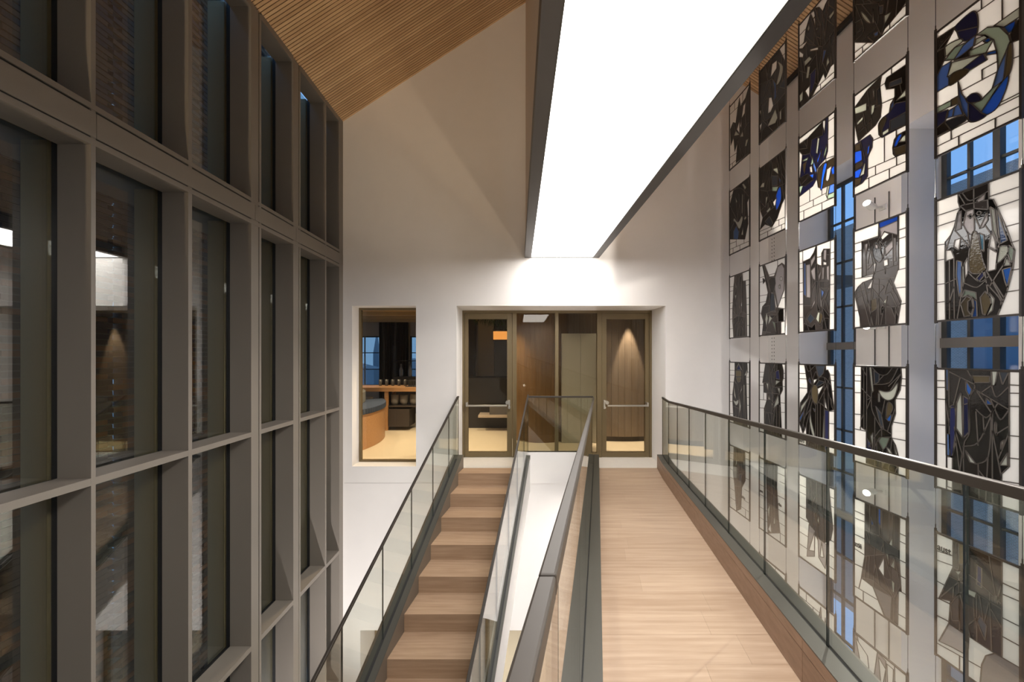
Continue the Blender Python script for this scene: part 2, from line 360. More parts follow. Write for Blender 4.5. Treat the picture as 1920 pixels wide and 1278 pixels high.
# spandrel band between the storeys
sp = [YB, -1.55, -0.35, 0.86, 2.036, 3.262, 3.868, YW]
for a, b in zip(sp, sp[1:]):
    part(fac, 'spandrel_panel', MB().box(XF - 0.24, XF + 0.004, a + 0.0015, b - 0.0015, 2.908, 3.054), bronze)
part(fac, 'gasket', MB().box(XF - 0.23, XF - 0.006, YB, YW, 2.898, 2.908).box(XF - 0.23, XF - 0.010, YB, YW, 3.054, 3.070), bronze_dark)
part(fac, 'flange', MB().box(XF - 0.2, XF + 0.001, YB, YW, 2.860, 2.898), bronze)
part(fac, 'flange', MB().box(XF - 0.2, XF + 0.001, YB, YW, 3.070, 3.104), bronze)
part(fac, 'end_post', MB().box(XF - 0.2, XF + 0.002, 4.80, YW, ZL, ZT + 0.02), bronze)
part(fac, 'floor_edge', MB().box(XG - 0.5, XG - 0.02, YB, YW + 0.5, 2.88, 3.08), bronze)

# perforated brick screen outside the facade
XBK = -4.25; CO = 0.058; BL = 0.205; MJ = 0.010
bw = root('wall_brick_screen', (XBK, 3.5, ZL), 'dark perforated brick screen standing outside the facade', 'brick wall', kind='structure')
bm_mesh = [MB().box(-0.05, 0.05, 0, BL, 0, CO - MJ).mesh('brick', m) for m in brick_mats]
cand = []; rest = [MB(), MB(), MB()]
for c in range(int((7.2 - ZL) / CO)):
    z = ZL + c * CO; y = -4.5 + (0.135 if c % 2 else 0.0)
    while y < 6.2:
        px = 972 - 640 * 4.25 / max(y, .5); py = 666 - (z - EYE) * 640 / max(y, .5)
        vis = 0 <= py <= 1278 and ((-10 < px < 72) or (172 < px < 262) or (352 < px < 400))
        cand.append((vis, -y, y, z, random.choice((0, 0, 1, 1, 1, 2)), c)); y += BL + (0.085 if c % 2 == 0 else 0.05)
cand.sort(key=lambda t: (not t[0], -t[1]))
for i, (vis, _, y, z, k, c) in enumerate(cand):
    if i < 290 and vis:
        link_copy(bm_mesh[k], 'brick', bw, (random.uniform(-.006, .006), y - 3.5, z - ZL))
    else: rest[k].box(XBK - 0.05, XBK + 0.05, y, y + BL, z, z + CO - MJ)
for k in range(3):
    o = part(bw, 'far_bricks', rest[k], brick_mats[k]); o['kind'] = 'stuff'
mj = MB(); 
for c in range(int((7.2 - ZL) / CO)): mj.box(XBK - 0.035, XBK + 0.035, -4.5, 6.2, ZL + c * CO + CO - MJ, ZL + (c + 1) * CO)
o = part(bw, 'mortar_beds', mj, plain('mortar', (0.13, 0.12, 0.11), 0.9)); o['kind'] = 'stuff'

# ------------------------------------------------------------------ oak bridge (a ramp running askew to the doors)
def bx_(off, y): return off + DIRB * y
OFF_FL, OFF_FR, OFF_GL, OFF_GR = 0.0185, 0.850, -0.060, 0.928
YS = -2.6
br = root('floor_bridge', (1.5, YW, 0), 'pale oak plank bridge ramping up from the doors', 'bridge floor', kind='structure')
PW = 0.178
y = YW; k = 0
ycuts = []
while y > YS: ycuts.append(y); y -= PW
if YFLAT not in ycuts: ycuts.append(YFLAT); ycuts.sort(reverse=True)
for a, b in zip(ycuts, ycuts[1:]):
    if a - b < 0.02: continue
    cut = random.uniform(0.15, 0.85) if random.random() < 0.6 else None
    segs = [(0, cut), (cut, 1)] if cut else [(0, 1)]
    g = 0.0003
    for (s0, s1) in segs:
        P = []
        for yy, e in ((b, g), (a, -g)):
            xl, xr = bx_(OFF_FL - 0.03, yy), bx_(OFF_FR, yy)
            P.append((xl + (xr - xl) * s0 + (g if s0 else 0), yy + e, bz(yy))); P.append((xl + (xr - xl) * s1 - (g if s1 < 1 else 0), yy + e, bz(yy)))
        part(br, 'plank', MB().prism([P[0], P[1], P[3], P[2]], (0, 0, -0.02)), oak_floor)
mb = MB()
for a, b in ((YW, YFLAT), (YFLAT, YS)):
    mb.prism([(bx_(OFF_GL - 0.07, b), b, bz(b) - 0.02), (bx_(OFF_GR + 0.07, b), b, bz(b) - 0.02), (bx_(OFF_GR + 0.07, a), a, bz(a) - 0.02), (bx_(OFF_GL - 0.07, a), a, bz(a) - 0.02)], (0, 0, -0.28))
part(br, 'deck_slab', mb, plaster)

def run_quad(off0, off1, ya, yb, za, zb):
    """four points of a strip lying on the ramp between two lateral offsets"""
    return [(bx_(off0, ya), ya, bz(ya) + za), (bx_(off1, ya), ya, bz(ya) + za), (bx_(off1, yb), yb, bz(yb) + za), (bx_(off0, yb), yb, bz(yb) + za)]
def balustrade(name, label, off, inner, sgn, joints):
    r = root(name, (bx_(off, YW), YW, 0), label, 'glass railing')
    SPN = [(YW, YFLAT), (YFLAT, YS)]
    gt = 0.008
    o0, o1 = sorted((inner + sgn * 0.021, off - sgn * gt)); c0, c1 = sorted((inner, off - sgn * gt)); p0, p1 = sorted((off + sgn * gt, off + sgn * 0.075))
    m = MB()
    for a, b in SPN:
        m.prism(run_quad(o0, o1, b, a, 0.10, 0), (0, 0, 0.0875)); m.prism(run_quad(c0, c1, b, a, 0.188, 0), (0, 0, 0.006)); m.prism(run_quad(p0, p1, b, a, -0.3, 0), (0, 0, 0.494))
    part(r, 'rail_shoe', m, shoe_metal)
    m = MB()
    for a, b in SPN: m.prism(run_quad(off - gt, off + gt, b, a, 0.10, 0), (0, 0, 0.088))
    part(r, 'glazing_seal', m, slot_black)
    # oak kick boards, two courses, facing the walkway
    q0, q1 = sorted((inner + sgn * 0.0005, inner + sgn * 0.02))
    yj = [YW, 3.0, 1.42, -0.2, YS]
    for (z0, z1) in ((0.0, 0.1365), (0.1395, 0.1875)):
        for a, b in zip(yj, yj[1:]):
            cuts = [a] + ([YFLAT] if b < YFLAT < a else []) + [b]
            m = MB()
            for c, d in zip(cuts, cuts[1:]): m.prism(run_quad(q0, q1, d + 0.001, c - 0.001, z0, 0), (0, 0, z1 - z0))
            part(r, 'kick_board', m, oak_kick)
    # glass panes
    for a, b in zip(joints, joints[1:]):
        A, B = a - 0.0025, b + 0.0025
        pts = [(bx_(off - 0.0045, B), B, bz(B) + 0.185), (bx_(off - 0.0045, A), A, bz(A) + 0.185), (bx_(off - 0.0045, A), A, bz(A) + 1.0), (bx_(off - 0.0045, B), B, bz(B) + 1.0)]
        part(r, 'glass_pane', MB().prism(pts, (0.009, 0, 0), side_mi=1), [rail_glass, glass_edge])
    # cap rail
    rw, rh = (0.0215, 0.028)
    segs = [(YW - 0.002, YFLAT), (YFLAT, 0.405), (0.403, YS)] if sgn < 0 else [(YW - 0.002, YFLAT), (YFLAT, 0.62), (0.618, YS)]
    for a, b in segs:
        pts = [(bx_(off - rw / 2, b), b, bz(b) + 0.994), (bx_(off + rw / 2, b), b, bz(b) + 0.994), (bx_(off + rw / 2, b), b, bz(b) + 0.994 + rh), (bx_(off - rw / 2, b), b, bz(b) + 0.994 + rh)]
        part(r, 'cap_rail', MB().prism(pts, (DIRB * (a - b), a - b, bz(a) - bz(b))), rail_metal, bevel=0.003)
    return r
JR = [YW - 0.003, YFLAT, 3.981, 3.469, 2.941, 2.417, 1.8965, 1.377, 0.8606, 0.34, -0.18, -0.7, -1.22, -1.74, -2.26]
balustrade('bridge_railing', 'long glass railing on the panel side of the bridge', OFF_GR, OFF_FR, 1, JR)
JL = [YW - 0.003, YFLAT, 3.9, 3.33, 2.76, 2.19, 1.62, 1.05, 0.48, -0.09, -0.66, -1.23, -1.8, -2.37]
balustrade('bridge_railing', 'glass railing between the bridge and the stair void with dark cap rail', OFF_GL, OFF_FL, -1, JL)

# ------------------------------------------------------------------ white upstand and glass guard closing the stair void
XSR = lambda y: -0.328 + DIRS * (y - 2.189)      # right stair glass
XSL = lambda y: -0.898 + DIRS * (y - YN0)        # left stair glass
vx0, vx1 = XSR(YW) + 0.0, bx_(OFF_GL, YW)
mb = MB().box(vx0 - 0.012, vx1 + 0.0, YW - 0.012, YW + 0.035, -0.216, 0.232)
thing('trim_4', mb, plaster, 'white upstand at the end of the stair void', 'upstand', kind='structure')
r = root('landing_guard', ((vx0 + vx1) / 2, YW, 0.232), 'short level glass guard on the white upstand before the doors', 'glass railing')
part(r, 'rail_shoe', MB().box(vx0, vx1 - 0.02, YW - 0.014, YW + 0.02, 0.232, 0.240), shoe_metal)
part(r, 'glass_pane', MB().prism([(vx0, YW - 0.01, 0.24), (vx1 - 0.02, YW - 0.01, 0.24), (vx1 - 0.02, YW - 0.01, 1.01), (vx0, YW - 0.01, 1.01)], (0, 0.012, 0), side_mi=1), [rail_glass, glass_edge])
part(r, 'cap_rail', MB().box(vx0 - 0.01, vx1 - 0.01, YW - 0.016, YW + 0.008, 1.008, 1.034), rail_metal, bevel=0.003)

# ------------------------------------------------------------------ oak stair descending towards the viewer
NST = 27
xsl = lambda y: -0.826 + DIRS * (y - YN0)
SW = 0.866
st = root('staircase', (-0.4, YN0, ZL), 'straight oak staircase climbing to the left hand door', 'stairs')
tread0 = riser0 = None
def skew_box(y0, y1, z0, z1, w0=0.0, w1=SW):
    return MB().prism([(xsl(y0) + w0, y0, z0), (xsl(y0) + w1, y0, z0), (xsl(y1) + w1, y1, z0), (xsl(y1) + w0, y1, z0)], (0, 0, z1 - z0))
part(st, 'top_tread', skew_box(YN0, YW - 0.001, -0.025, 0.0, -0.0), oak_step)
for k in range(NST):
    y = YN0 - k * GO; z = -k * RIS
    t = skew_box(y - GO, y + 0.02, z - RIS - 0.025, z - RIS)
    part(st, 'tread', t, oak_step)
    part(st, 'riser', skew_box(y, y + 0.02, z - RIS, z - 0.025), oak_step)
# soffit, stringers and rail shoes
yb = YN0 - NST * GO; zb = -NST * RIS
YK = YN0 + 0.14
def string_prism(x0, x1, h0, h1, end_up=0.03):
    m = MB(); L_ = lambda y, x, h: (xsl(y) + x, y, nz_(y) + h)
    m.prism([L_(yb, x0, h0), L_(YK, x0, h0), L_(YK, x0, h1), L_(yb, x0, h1)], (x1 - x0, 0, 0))
    zk0, zk1 = nz_(YK) + h0, nz_(YK) + h1
    m.prism([(xsl(YK) + x0, YK, zk0), (xsl(YW) + x0, YW - 0.001, zk0), (xsl(YW) + x0, YW - 0.001, zk1 + end_up), (xsl(YK) + x0, YK, zk1)], (x1 - x0, 0, 0))
    return m
string_brown = plain('string_board_coating', (0.17, 0.135, 0.105), 0.45, noise=0.04, nscale=40)
part(st, 'stringer', string_prism(-0.15, -0.004, -0.42, 0.074), plaster)
part(st, 'rail_shoe', string_prism(-0.152, -0.0015, 0.0745, 0.081), shoe_metal)
part(st, 'string_board', string_prism(-0.0035, -0.0005, -0.30, 0.074), string_brown)
part(st, 'stringer', string_prism(SW + 0.004, SW + 0.09, -0.42, 0.052), plaster)
part(st, 'rail_shoe', string_prism(SW + 0.026, SW + 0.094, 0.0525, 0.081), shoe_metal)
part(st, 'string_board', string_prism(SW + 0.0005, SW + 0.0035, -0.30, 0.052), string_brown)
part(st, 'soffit', MB().prism([(xsl(yb), yb, nz_(yb) - 0.40), (xsl(YN0), YN0, -0.40), (xsl(YN0), YN0, -0.30), (xsl(yb), yb, nz_(yb) - 0.30)], (SW, 0, 0)), plaster)

def stair_rail(name, label, xg, joints, ytop):
    r = root(name, (xg(YN0), YN0, 0.08), label, 'glass railing')
    for a, b in zip(joints, joints[1:]):
        A, B = a - 0.0025, b + 0.0025
        pts = [(xg(B) - .0045, B, nz_(B) + 0.06), (xg(A) - .0045, A, nz_(A) + 0.06), (xg(A) - .0045, A, min(1.008, nz_(A) + 0.905)), (xg(B) - .0045, B, min(1.008, nz_(B) + 0.905))]
        part(r, 'glass_pane', MB().prism(pts, (0.009, 0, 0), side_mi=1), [rail_glass, glass_edge])
    part(r, 'glazing_seal', MB().prism([(xg(yb) - .012, yb, nz_(yb) + 0.07), (xg(YN0 + .13) - .012, YN0 + .13, nz_(YN0 + .13) + 0.07), (xg(YN0 + .13) - .012, YN0 + .13, nz_(YN0 + .13) + 0.0835), (xg(yb) - .012, yb, nz_(yb) + 0.0835)], (0.024, 0, 0)), slot_black)
    rw, rh = 0.0215, 0.026
    def sweep(ya, za, yb2, zb2):
        q = [(xg(yb2) - rw / 2, yb2, zb2), (xg(yb2) + rw / 2, yb2, zb2), (xg(yb2) + rw / 2, yb2, zb2 + rh), (xg(yb2) - rw / 2, yb2, zb2 + rh)]
        return MB().prism(q, (xg(ya) - xg(yb2), ya - yb2, za - zb2))
    part(r, 'cap_rail', sweep(ytop, nz_(ytop) + 0.904, yb, nz_(yb) + 0.904), rail_metal, bevel=0.003)
    if ytop < YW - 0.005: part(r, 'cap_rail', sweep(YW - 0.002, nz_(ytop) + 0.904, ytop, nz_(ytop) + 0.904), rail_metal, bevel=0.003)
JS = [YW - 0.004, 4.53, 4.03, 3.51, 2.99, 2.47, 1.95, 1.43, 0.91, 0.39, -0.13, -0.65, -1.17, -1.69, -2.21, -2.73]
stair_rail('stair_railing', 'glass railing on the facade side of the oak stair', XSL, JS, 4.86)
stair_rail('stair_railing', 'glass railing on the void side of the oak stair', XSR, JS, 4.895)

# ------------------------------------------------------------------ doors and glazing in the end wall
def dX(p): return (p - 972) / 118.3
def dZ(p): return EYE - (p - 666) / 118.3
FY0, FY1 = YD, YD + 0.05
fr = root('door_frame', ((dX(866) + dX(1222)) / 2, YD, 0), 'bronze anodised frame around both doors and middle glazing', 'door frame', kind='structure')
part(fr, 'jamb', MB().box(-0.90, -0.852, FY0 - 0.005, FY1, 0, 2.327), doorbronze)
part(fr, 'jamb', MB().box(2.075, 2.12, FY0 - 0.005, FY1, 0, 2.327), doorbronze)
part(fr, 'head', MB().box(-0.852, 2.075, FY0 - 0.005, FY1, 2.285, 2.34), doorbronze)
for a, b in ((961, 968.7), (1040.6, 1047), (1119.4, 1127.9)):
    part(fr, 'post', MB().box(dX(a), dX(b), FY0 - 0.012, FY1, 0, 2.285), doorbronze)
part(fr, 'rail', MB().box(dX(968.7), dX(1119.4), FY0, FY1, 0.0, 0.075), doorbronze)
for a, b in ((968.7, 1040.6), (1047, 1119.4)):
    part(fr, 'glass_pane', MB().box(dX(a), dX(b), FY0 + 0.02, FY0 + 0.03, 0.075, 2.285), door_glass)
def door(name, label, xa, xb, gl, gr, hinge_left):
    r = root(name, ((xa + xb) / 2, YD, 0.005), label, 'door', kind='structure')
    z0, z1 = 0.006, 2.282; g0, g1 = dZ(847), dZ(598)
    part(r, 'stile', MB().box(xa + .004, gl, FY0 - 0.004, FY1, z0, z1), doorbronze, bevel=.002)
    part(r, 'stile', MB().box(gr, xb - .004, FY0 - 0.004, FY1, z0, z1), doorbronze, bevel=.002)
    part(r, 'top_rail', MB().box(gl, gr, FY0 - 0.004, FY1, g1, z1), doorbronze)
    part(r, 'bottom_rail', MB().box(gl, gr, FY0 - 0.004, FY1, z0, g0), doorbronze)
    part(r, 'glass_pane', MB().box(gl, gr, FY0 + 0.018, FY0 + 0.028, g0, g1), door_glass)
    zb_ = dZ(759)
    bar = part(r, 'push_bar', MB().box(gl + 0.0, gr + 0.0, FY0 - 0.085, FY0 - 0.06, zb_ - 0.013, zb_ + 0.013), steel, bevel=.004)
    xo = gl - 0.012 if hinge_left else gr + 0.012
    xl = gr + 0.035 if hinge_left else gl - 0.035
    part(bar, 'bar_bracket', MB().box(xo - .014, xo + .014, FY0 - 0.085, FY0 - .003, zb_ - 0.013, zb_ + 0.05), steel, bevel=.003)
    part(r, 'lock_plate', MB().box(xl - .014, xl + .014, FY0 - 0.02, FY0 - .003, zb_ - 0.06, zb_ + 0.08), steel, bevel=.003)
    part(r, 'lock_knob', MB().tube((xl - (.03 if hinge_left else -.03), FY0 - .003, zb_ + 0.045), (xl - (.03 if hinge_left else -.03), FY0 - 0.07, zb_ + 0.045), 0.028, 16), steel, smooth=False)
    part(r, 'lock_cylinder', MB().tube((xl, FY0 - .003, zb_ - 0.035), (xl, FY0 - 0.05, zb_ - 0.035), 0.018, 14), steel)
door('door_1', 'bronze framed glass door at the head of the oak stair', -0.852, dX(961), dX(878), dX(950.7), True)
door('door_2', 'bronze framed glass door at the end of the bridge', dX(1127.9), 2.075, dX(1137), dX(1209.6), False)

# tall window left of the doors
r = root('window_1', (-1.93, 5.11, 0.022), 'tall narrow window left of the doors looking into the cafe', 'window', kind='structure')
wy = 5.11
part(r, 'window_frame', MB().box(-2.389, -2.355, wy, wy + .05, 0.022, 2.327).box(-1.50, -1.47, wy, wy + .05, 0.022, 2.327).box(-2.355, -1.50, wy, wy + .05, 2.295, 2.327).box(-2.355, -1.50, wy, wy + .05, 0.022, 0.05), doorbronze)
part(r, 'glass_pane', MB().box(-2.355, -1.50, wy + .02, wy + .03, 0.05, 2.295), door_glass)

# ------------------------------------------------------------------ lobby and cafe beyond the end wall
mb = MB().box(-6.0, -1.2, 5.17, YD + 0.06, -0.2, -0.002).box(-6.0, 5.5, YD + 0.06, 12.2, -0.2, -0.002)
thing('floor_lobby', mb, lobby_floor, 'pale screed floor of the lobby and cafe beyond the doors', 'floor', kind='structure')
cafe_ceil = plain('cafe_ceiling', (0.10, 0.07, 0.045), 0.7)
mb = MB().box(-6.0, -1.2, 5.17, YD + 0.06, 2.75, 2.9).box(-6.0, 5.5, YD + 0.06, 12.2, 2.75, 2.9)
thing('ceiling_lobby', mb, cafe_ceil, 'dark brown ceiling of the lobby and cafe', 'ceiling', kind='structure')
for i, y in enumerate((6.3, 7.1, 7.9, 8.7, 9.5)):
    thing('ceiling_beam', MB().box(-6.0, -0.95, y, y + 0.16, 2.55, 2.75), plain('beam_%d' % i, (0.50, 0.34, 0.17), 0.6), ['brown ceiling beam closest to the cafe window', 'brown cafe ceiling beam second from the window', 'middle brown cafe ceiling beam', 'brown cafe ceiling beam second from the back', 'brown ceiling beam closest to the cafe back wall'][i], 'beam', 'ceiling beams in the cafe')
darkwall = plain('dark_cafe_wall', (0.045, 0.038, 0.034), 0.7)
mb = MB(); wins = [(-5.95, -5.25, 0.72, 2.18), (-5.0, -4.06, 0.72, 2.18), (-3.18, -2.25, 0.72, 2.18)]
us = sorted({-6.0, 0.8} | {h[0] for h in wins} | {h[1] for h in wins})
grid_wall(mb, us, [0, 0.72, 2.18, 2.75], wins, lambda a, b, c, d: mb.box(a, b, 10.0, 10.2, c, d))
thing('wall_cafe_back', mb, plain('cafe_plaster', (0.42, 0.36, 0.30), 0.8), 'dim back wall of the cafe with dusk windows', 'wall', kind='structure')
for i, (a, b, c, d) in enumerate(wins):
    r = root('window_%d' % (8 + i), ((a + b) / 2, 10.1, c), ['far left barred cafe window', 'barred cafe window showing the dusk sky', 'barred cafe window right of the dark curtain'][i], 'window', kind='structure')
    f = MB().box(a, a + .035, 10.05, 10.1, c, d).box(b - .035, b, 10.05, 10.1, c, d).box(a, b, 10.05, 10.1, c, c + .035).box(a, b, 10.05, 10.1, d - .035, d)
    part(r, 'window_frame', f, window_dark)
    part(r, 'glazing_bar', MB().box((a + b) / 2 - .015, (a + b) / 2 + .015, 10.06, 10.09, c, d), window_dark)
    for k in (1, 2): part(r, 'glazing_bar', MB().box(a, b, 10.06, 10.09, c + (d - c) * k / 3 - .013, c + (d - c) * k / 3 + .013), window_dark)
    part(r, 'pane', MB().box(a, b, 10.07, 10.078, c, d), window_glass)
# city at dusk behind the cafe windows
dusk = plain('dusk_facade', (0.26, 0.31, 0.38), 0.9)
for i, (x, wd, h, yy) in enumerate(((-10.2, 3.0, 0.9, 17), (-6.7, 1.6, 1.1, 18), (-4.2, 2.2, 0.9, 17.5), (-8.3, .3, 1.75, 19.5), (-1.6, 2.5, 1.1, 18))):
    m = MB().box(x, x + wd, yy, yy + 1.5, -4, h)
    if wd < 1: m.prism([(x, yy, h), (x + wd, yy, h), (x + wd / 2, yy, h + .9)], (0, wd, 0))
    else: m.prism([(x, yy, h), (x + wd, yy, h), (x + wd / 2, yy, h + .35)], (0, 1.5, 0))
    thing('distant_building', m, dusk, ['low gabled building far left beyond the cafe', 'gabled building beside the distant spire', 'low gabled building behind the dark curtain', 'slender distant spire beyond the cafe window', 'gabled building beyond the right cafe window'][i], 'building', 'dusk skyline beyond the cafe')
# pleated dark curtain between the cafe windows
m = MB(); n = 22; x0 = -4.04; wd = 0.84
pts = [(x0 + wd * i / n, 9.93 + (0.03 if i % 2 else -0.03)) for i in range(n + 1)]
for (a, b), (c, d) in zip(pts, pts[1:]): m.prism([(a, b, 0.05), (c, d, 0.05), (c, d, 2.6), (a, b, 2.6)], (0, 0.02, 0))
thing('curtain', m, plain('dark_curtain', (0.05, 0.042, 0.04), 0.9), 'dark pleated curtain between the cafe windows', 'curtain')
# long wooden service table with pots
tw = wood('cafe_table_oak', (0.42, 0.22, 0.10), (0.58, 0.34, 0.17), 'X')
r = root('service_table', (-3.1, 7.6, 0), 'long wooden service table with lower shelf seen through the window', 'table')
part(r, 'table_top', MB().box(-4.4, -1.9, 7.3, 7.9, 0.84, 0.93), tw, bevel=.006)
for x in (-4.35, -2.88, -1.98):
    for y in (7.34, 7.80): part(r, 'leg', MB().box(x, x + 0.07, y, y + 0.06, 0, 0.84), tw)
part(r, 'shelf', MB().box(-4.35, -1.93, 7.36, 7.84, 0.50, 0.53), plain('shelf_dark', (0.06, 0.05, 0.045), 0.6))
part(r, 'drawer_box', MB().box(-2.80, -2.35, 7.34, 7.8, 0.08, 0.46), plain('drawer_dark', (0.05, 0.042, 0.04), 0.6), bevel=.004)
pot_m = plain('grey_pot', (0.20, 0.19, 0.18), 0.6); pot_l = plain('pale_pot', (0.42, 0.39, 0.34), 0.6)
potlab = ['first small bowl', 'second small bowl', 'third small bowl', 'fourth small bowl', 'fifth pot', 'sixth pot', 'seventh pot', 'rightmost pot']
for i, x in enumerate((-3.62, -3.45, -3.28, -3.08, -2.72, -2.52, -2.30, -2.08)):
    h = (0.12, 0.2, 0.17, 0.12, 0.22, 0.22, 0.24, 0.22)[i]; rr = 0.075 if i < 4 else 0.09
    m = MB().lathe((x, 7.52, 0.53), [(rr * .7, 0), (rr, h * .3), (rr, h), (rr - .012, h), (rr - .02, h * .35)], 14)
    thing('bowl' if i < 4 else 'pot', m, pot_l if i < 4 else pot_m, '%s from the left on the table shelf' % potlab[i] if i < 7 else 'rightmost pot on the table shelf', 'pot', 'pots on the service table shelf', smooth=True)
for i, x in enumerate((-3.12, -2.98, -2.84, -2.70, -2.56)):
    m = MB().lathe((x, 7.72, 0.93), [(.03, 0), (.034, .015), (.037, .14), (.03, .14), (.027, .02)], 12)
    thing('glass_jar', m, plain('jar_%d' % i, (0.10, 0.10, 0.10), 0.25), ['leftmost', 'second', 'middle', 'fourth', 'rightmost'][i] + ' grey jar standing on the service table', 'jar', 'jars on the service table', smooth=True)
m = MB()
for k in range(10): m.box(-2.45 + k * 0.055, -2.44 + k * 0.055, 7.42, 7.44, 0.93, 1.06)
m.box(-2.46, -1.93, 7.41, 7.45, 1.06, 1.07); m.box(-2.46, -1.93, 7.41, 7.7, 0.93, 0.94); m.box(-2.46, -1.93, 7.68, 7.7, 0.94, 1.07)
thing('wire_tray', m, plain('tray_dark', (0.06, 0.06, 0.06), 0.4), 'dark wire tray on the right of the service table', 'tray')
rk = root('bottle_rack', (-2.9, 9.6, 0.0), 'dark back bar rack with bottles before the curtain', 'rack')
part(rk, 'rack_frame', MB().box(-3.5, -2.3, 9.5, 9.75, 0.0, 1.02).box(-3.5, -3.46, 9.5, 9.75, 1.02, 1.9).box(-2.34, -2.3, 9.5, 9.75, 1.02, 1.9).box(-3.5, -2.3, 9.5, 9.75, 1.45, 1.47), darkwall)
for i, x in enumerate((-3.3, -3.05, -2.8, -2.55)):
    m = MB().lathe((x, 9.6, 1.02), [(.05, 0), (.055, .02), (.06, .18), (.02, .28), (.02, .36)], 12)
    thing('bottle', m, plain('bottle_%d' % i, (0.25, 0.24, 0.24), 0.2), ['leftmost', 'second', 'third', 'rightmost'][i] + ' pale bottle on the dark back bar rack', 'bottle', 'bottles on the back bar', smooth=True)
# curved bench with blue cushion
m = MB(); mc = MB(); cx, cy = -4.20, 6.3; R = 1.62; n = 26
def arc(r0, r1, z0, z1, mbx, a0=-5, a1=95):
    for i in range(n):
        t0 = math.radians(a0 + (a1 - a0) * i / n); t1 = math.radians(a0 + (a1 - a0) * (i + 1) / n)
        mbx.prism([(cx + r0 * math.cos(t0), cy + r0 * math.sin(t0), z0), (cx + r1 * math.cos(t0), cy + r1 * math.sin(t0), z0), (cx + r1 * math.cos(t1), cy + r1 * math.sin(t1), z0), (cx + r0 * math.cos(t1), cy + r0 * math.sin(t1), z0)], (0, 0, z1 - z0))
r = root('curved_bench', (cx + R, 5.8, 0), 'curved wooden bench with blue cushion beside the cafe window', 'bench')
arc(R - 0.45, R, 0.0, 0.60, m, -28, 38); part(r, 'bench_front', m, tw)
arc(R - 0.45, R + 0.02, 0.60, 0.70, mc, -28, 38); part(r, 'cushion', mc, plain('blue_cushion', (0.035, 0.055, 0.10), 0.8), bevel=.012)
m = MB(); arc(R - 0.5, R - 0.36, 0.70, 0.92, m, -28, 38); part(r, 'back_cushion', m, plain('grey_cushion', (0.16, 0.16, 0.15), 0.85), bevel=.02)
# dividing walls of the lobby
mb = MB().box(-1.32, -1.20, 5.17, 5.75, 0, 2.75)
thing('wall_cafe_side', mb, plaster, 'short white return wall between cafe window and door', 'wall', kind='structure')
thing('wall_lobby_right', MB().box(4.0, 4.15, YD + .06, 12.2, 0, 2.75), plaster, 'right hand wall of the lobby', 'wall', kind='structure')
thing('wall_lobby_back', MB().box(0.8, 5.5, 11.0, 11.2, 0, 2.75), plain('lobby_back', (0.30, 0.26, 0.22), 0.8), 'back wall of the lobby behind the curved wall', 'wall', kind='structure')
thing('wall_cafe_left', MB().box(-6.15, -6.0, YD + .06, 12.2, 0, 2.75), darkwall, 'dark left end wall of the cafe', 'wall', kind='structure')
# convex striated curved wall
stri = plain('striated_panel', (0.25, 0.20, 0.16), 0.4, noise=0.3, nscale=1.0, bump=0.25, stretch=(60, 60, 0.9))
ccx, ccy, CR = 2.0, 8.4, 2.0
r = root('curved_wall', (ccx, ccy - CR, 0), 'convex curved wall of brown vertical strips behind the doors', 'curved wall', kind='structure')
n = 46
for i in range(n):
    a0 = math.radians(188 + 164 * i / n); a1 = math.radians(188 + 164 * (i + 1) / n - 0.12)
    p = lambda a, rr: (ccx + rr * math.cos(a), ccy + rr * math.sin(a), 0.09)
    part(r, 'strip', MB().prism([p(a0, CR), p(a1, CR), p(a1, CR - .03), p(a0, CR - .03)], (0, 0, 2.66)), stri)
m = MB()
for i in range(n):
    a0 = math.radians(188 + 164 * i / n); a1 = math.radians(188 + 164 * (i + 1) / n)
    p = lambda a, rr: (ccx + rr * math.cos(a), ccy + rr * math.sin(a), 0.0)
    m.prism([p(a0, CR - .02), p(a1, CR - .02), p(a1, CR - .05), p(a0, CR - .05)], (0, 0, 0.09))
part(r, 'plinth', m, darkwall)
# round brown column wall and grey cupboard behind the middle glazing
r = root('round_core', (0.42, 6.9, 0), 'round brown timber core behind the left middle pane', 'column', kind='structure')
m = MB(); n = 36
for i in range(n):
    a0 = 6.28318 * i / n; a1 = 6.28318 * (i + 1) / n
    m.prism([(0.42 + .6 * math.cos(a0), 6.9 + .6 * math.sin(a0), 0), (0.42 + .6 * math.cos(a1), 6.9 + .6 * math.sin(a1), 0), (0.42 + .57 * math.cos(a1), 6.9 + .57 * math.sin(a1), 0), (0.42 + .57 * math.cos(a0), 6.9 + .57 * math.sin(a0), 0)], (0, 0, 2.74))
part(r, 'shell', m, wood('core_veneer', (0.17, 0.10, 0.045), (0.26, 0.165, 0.08), 'Z', 0.4))
r = root('grey_cupboard', (1.15, 6.5, 0), 'grey two door cupboard behind the right middle pane', 'cupboard')
gc = plain('cupboard_grey', (0.42, 0.42, 0.38), 0.5)
part(r, 'carcass', MB().box(0.80, 1.48, 6.30, 6.40, 0.0, 2.02), gc)
part(r, 'door', MB().box(0.81, 1.14, 6.285, 6.30, 0.06, 2.0), gc); part(r, 'door', MB().box(1.146, 1.47, 6.285, 6.30, 0.06, 2.0), gc)
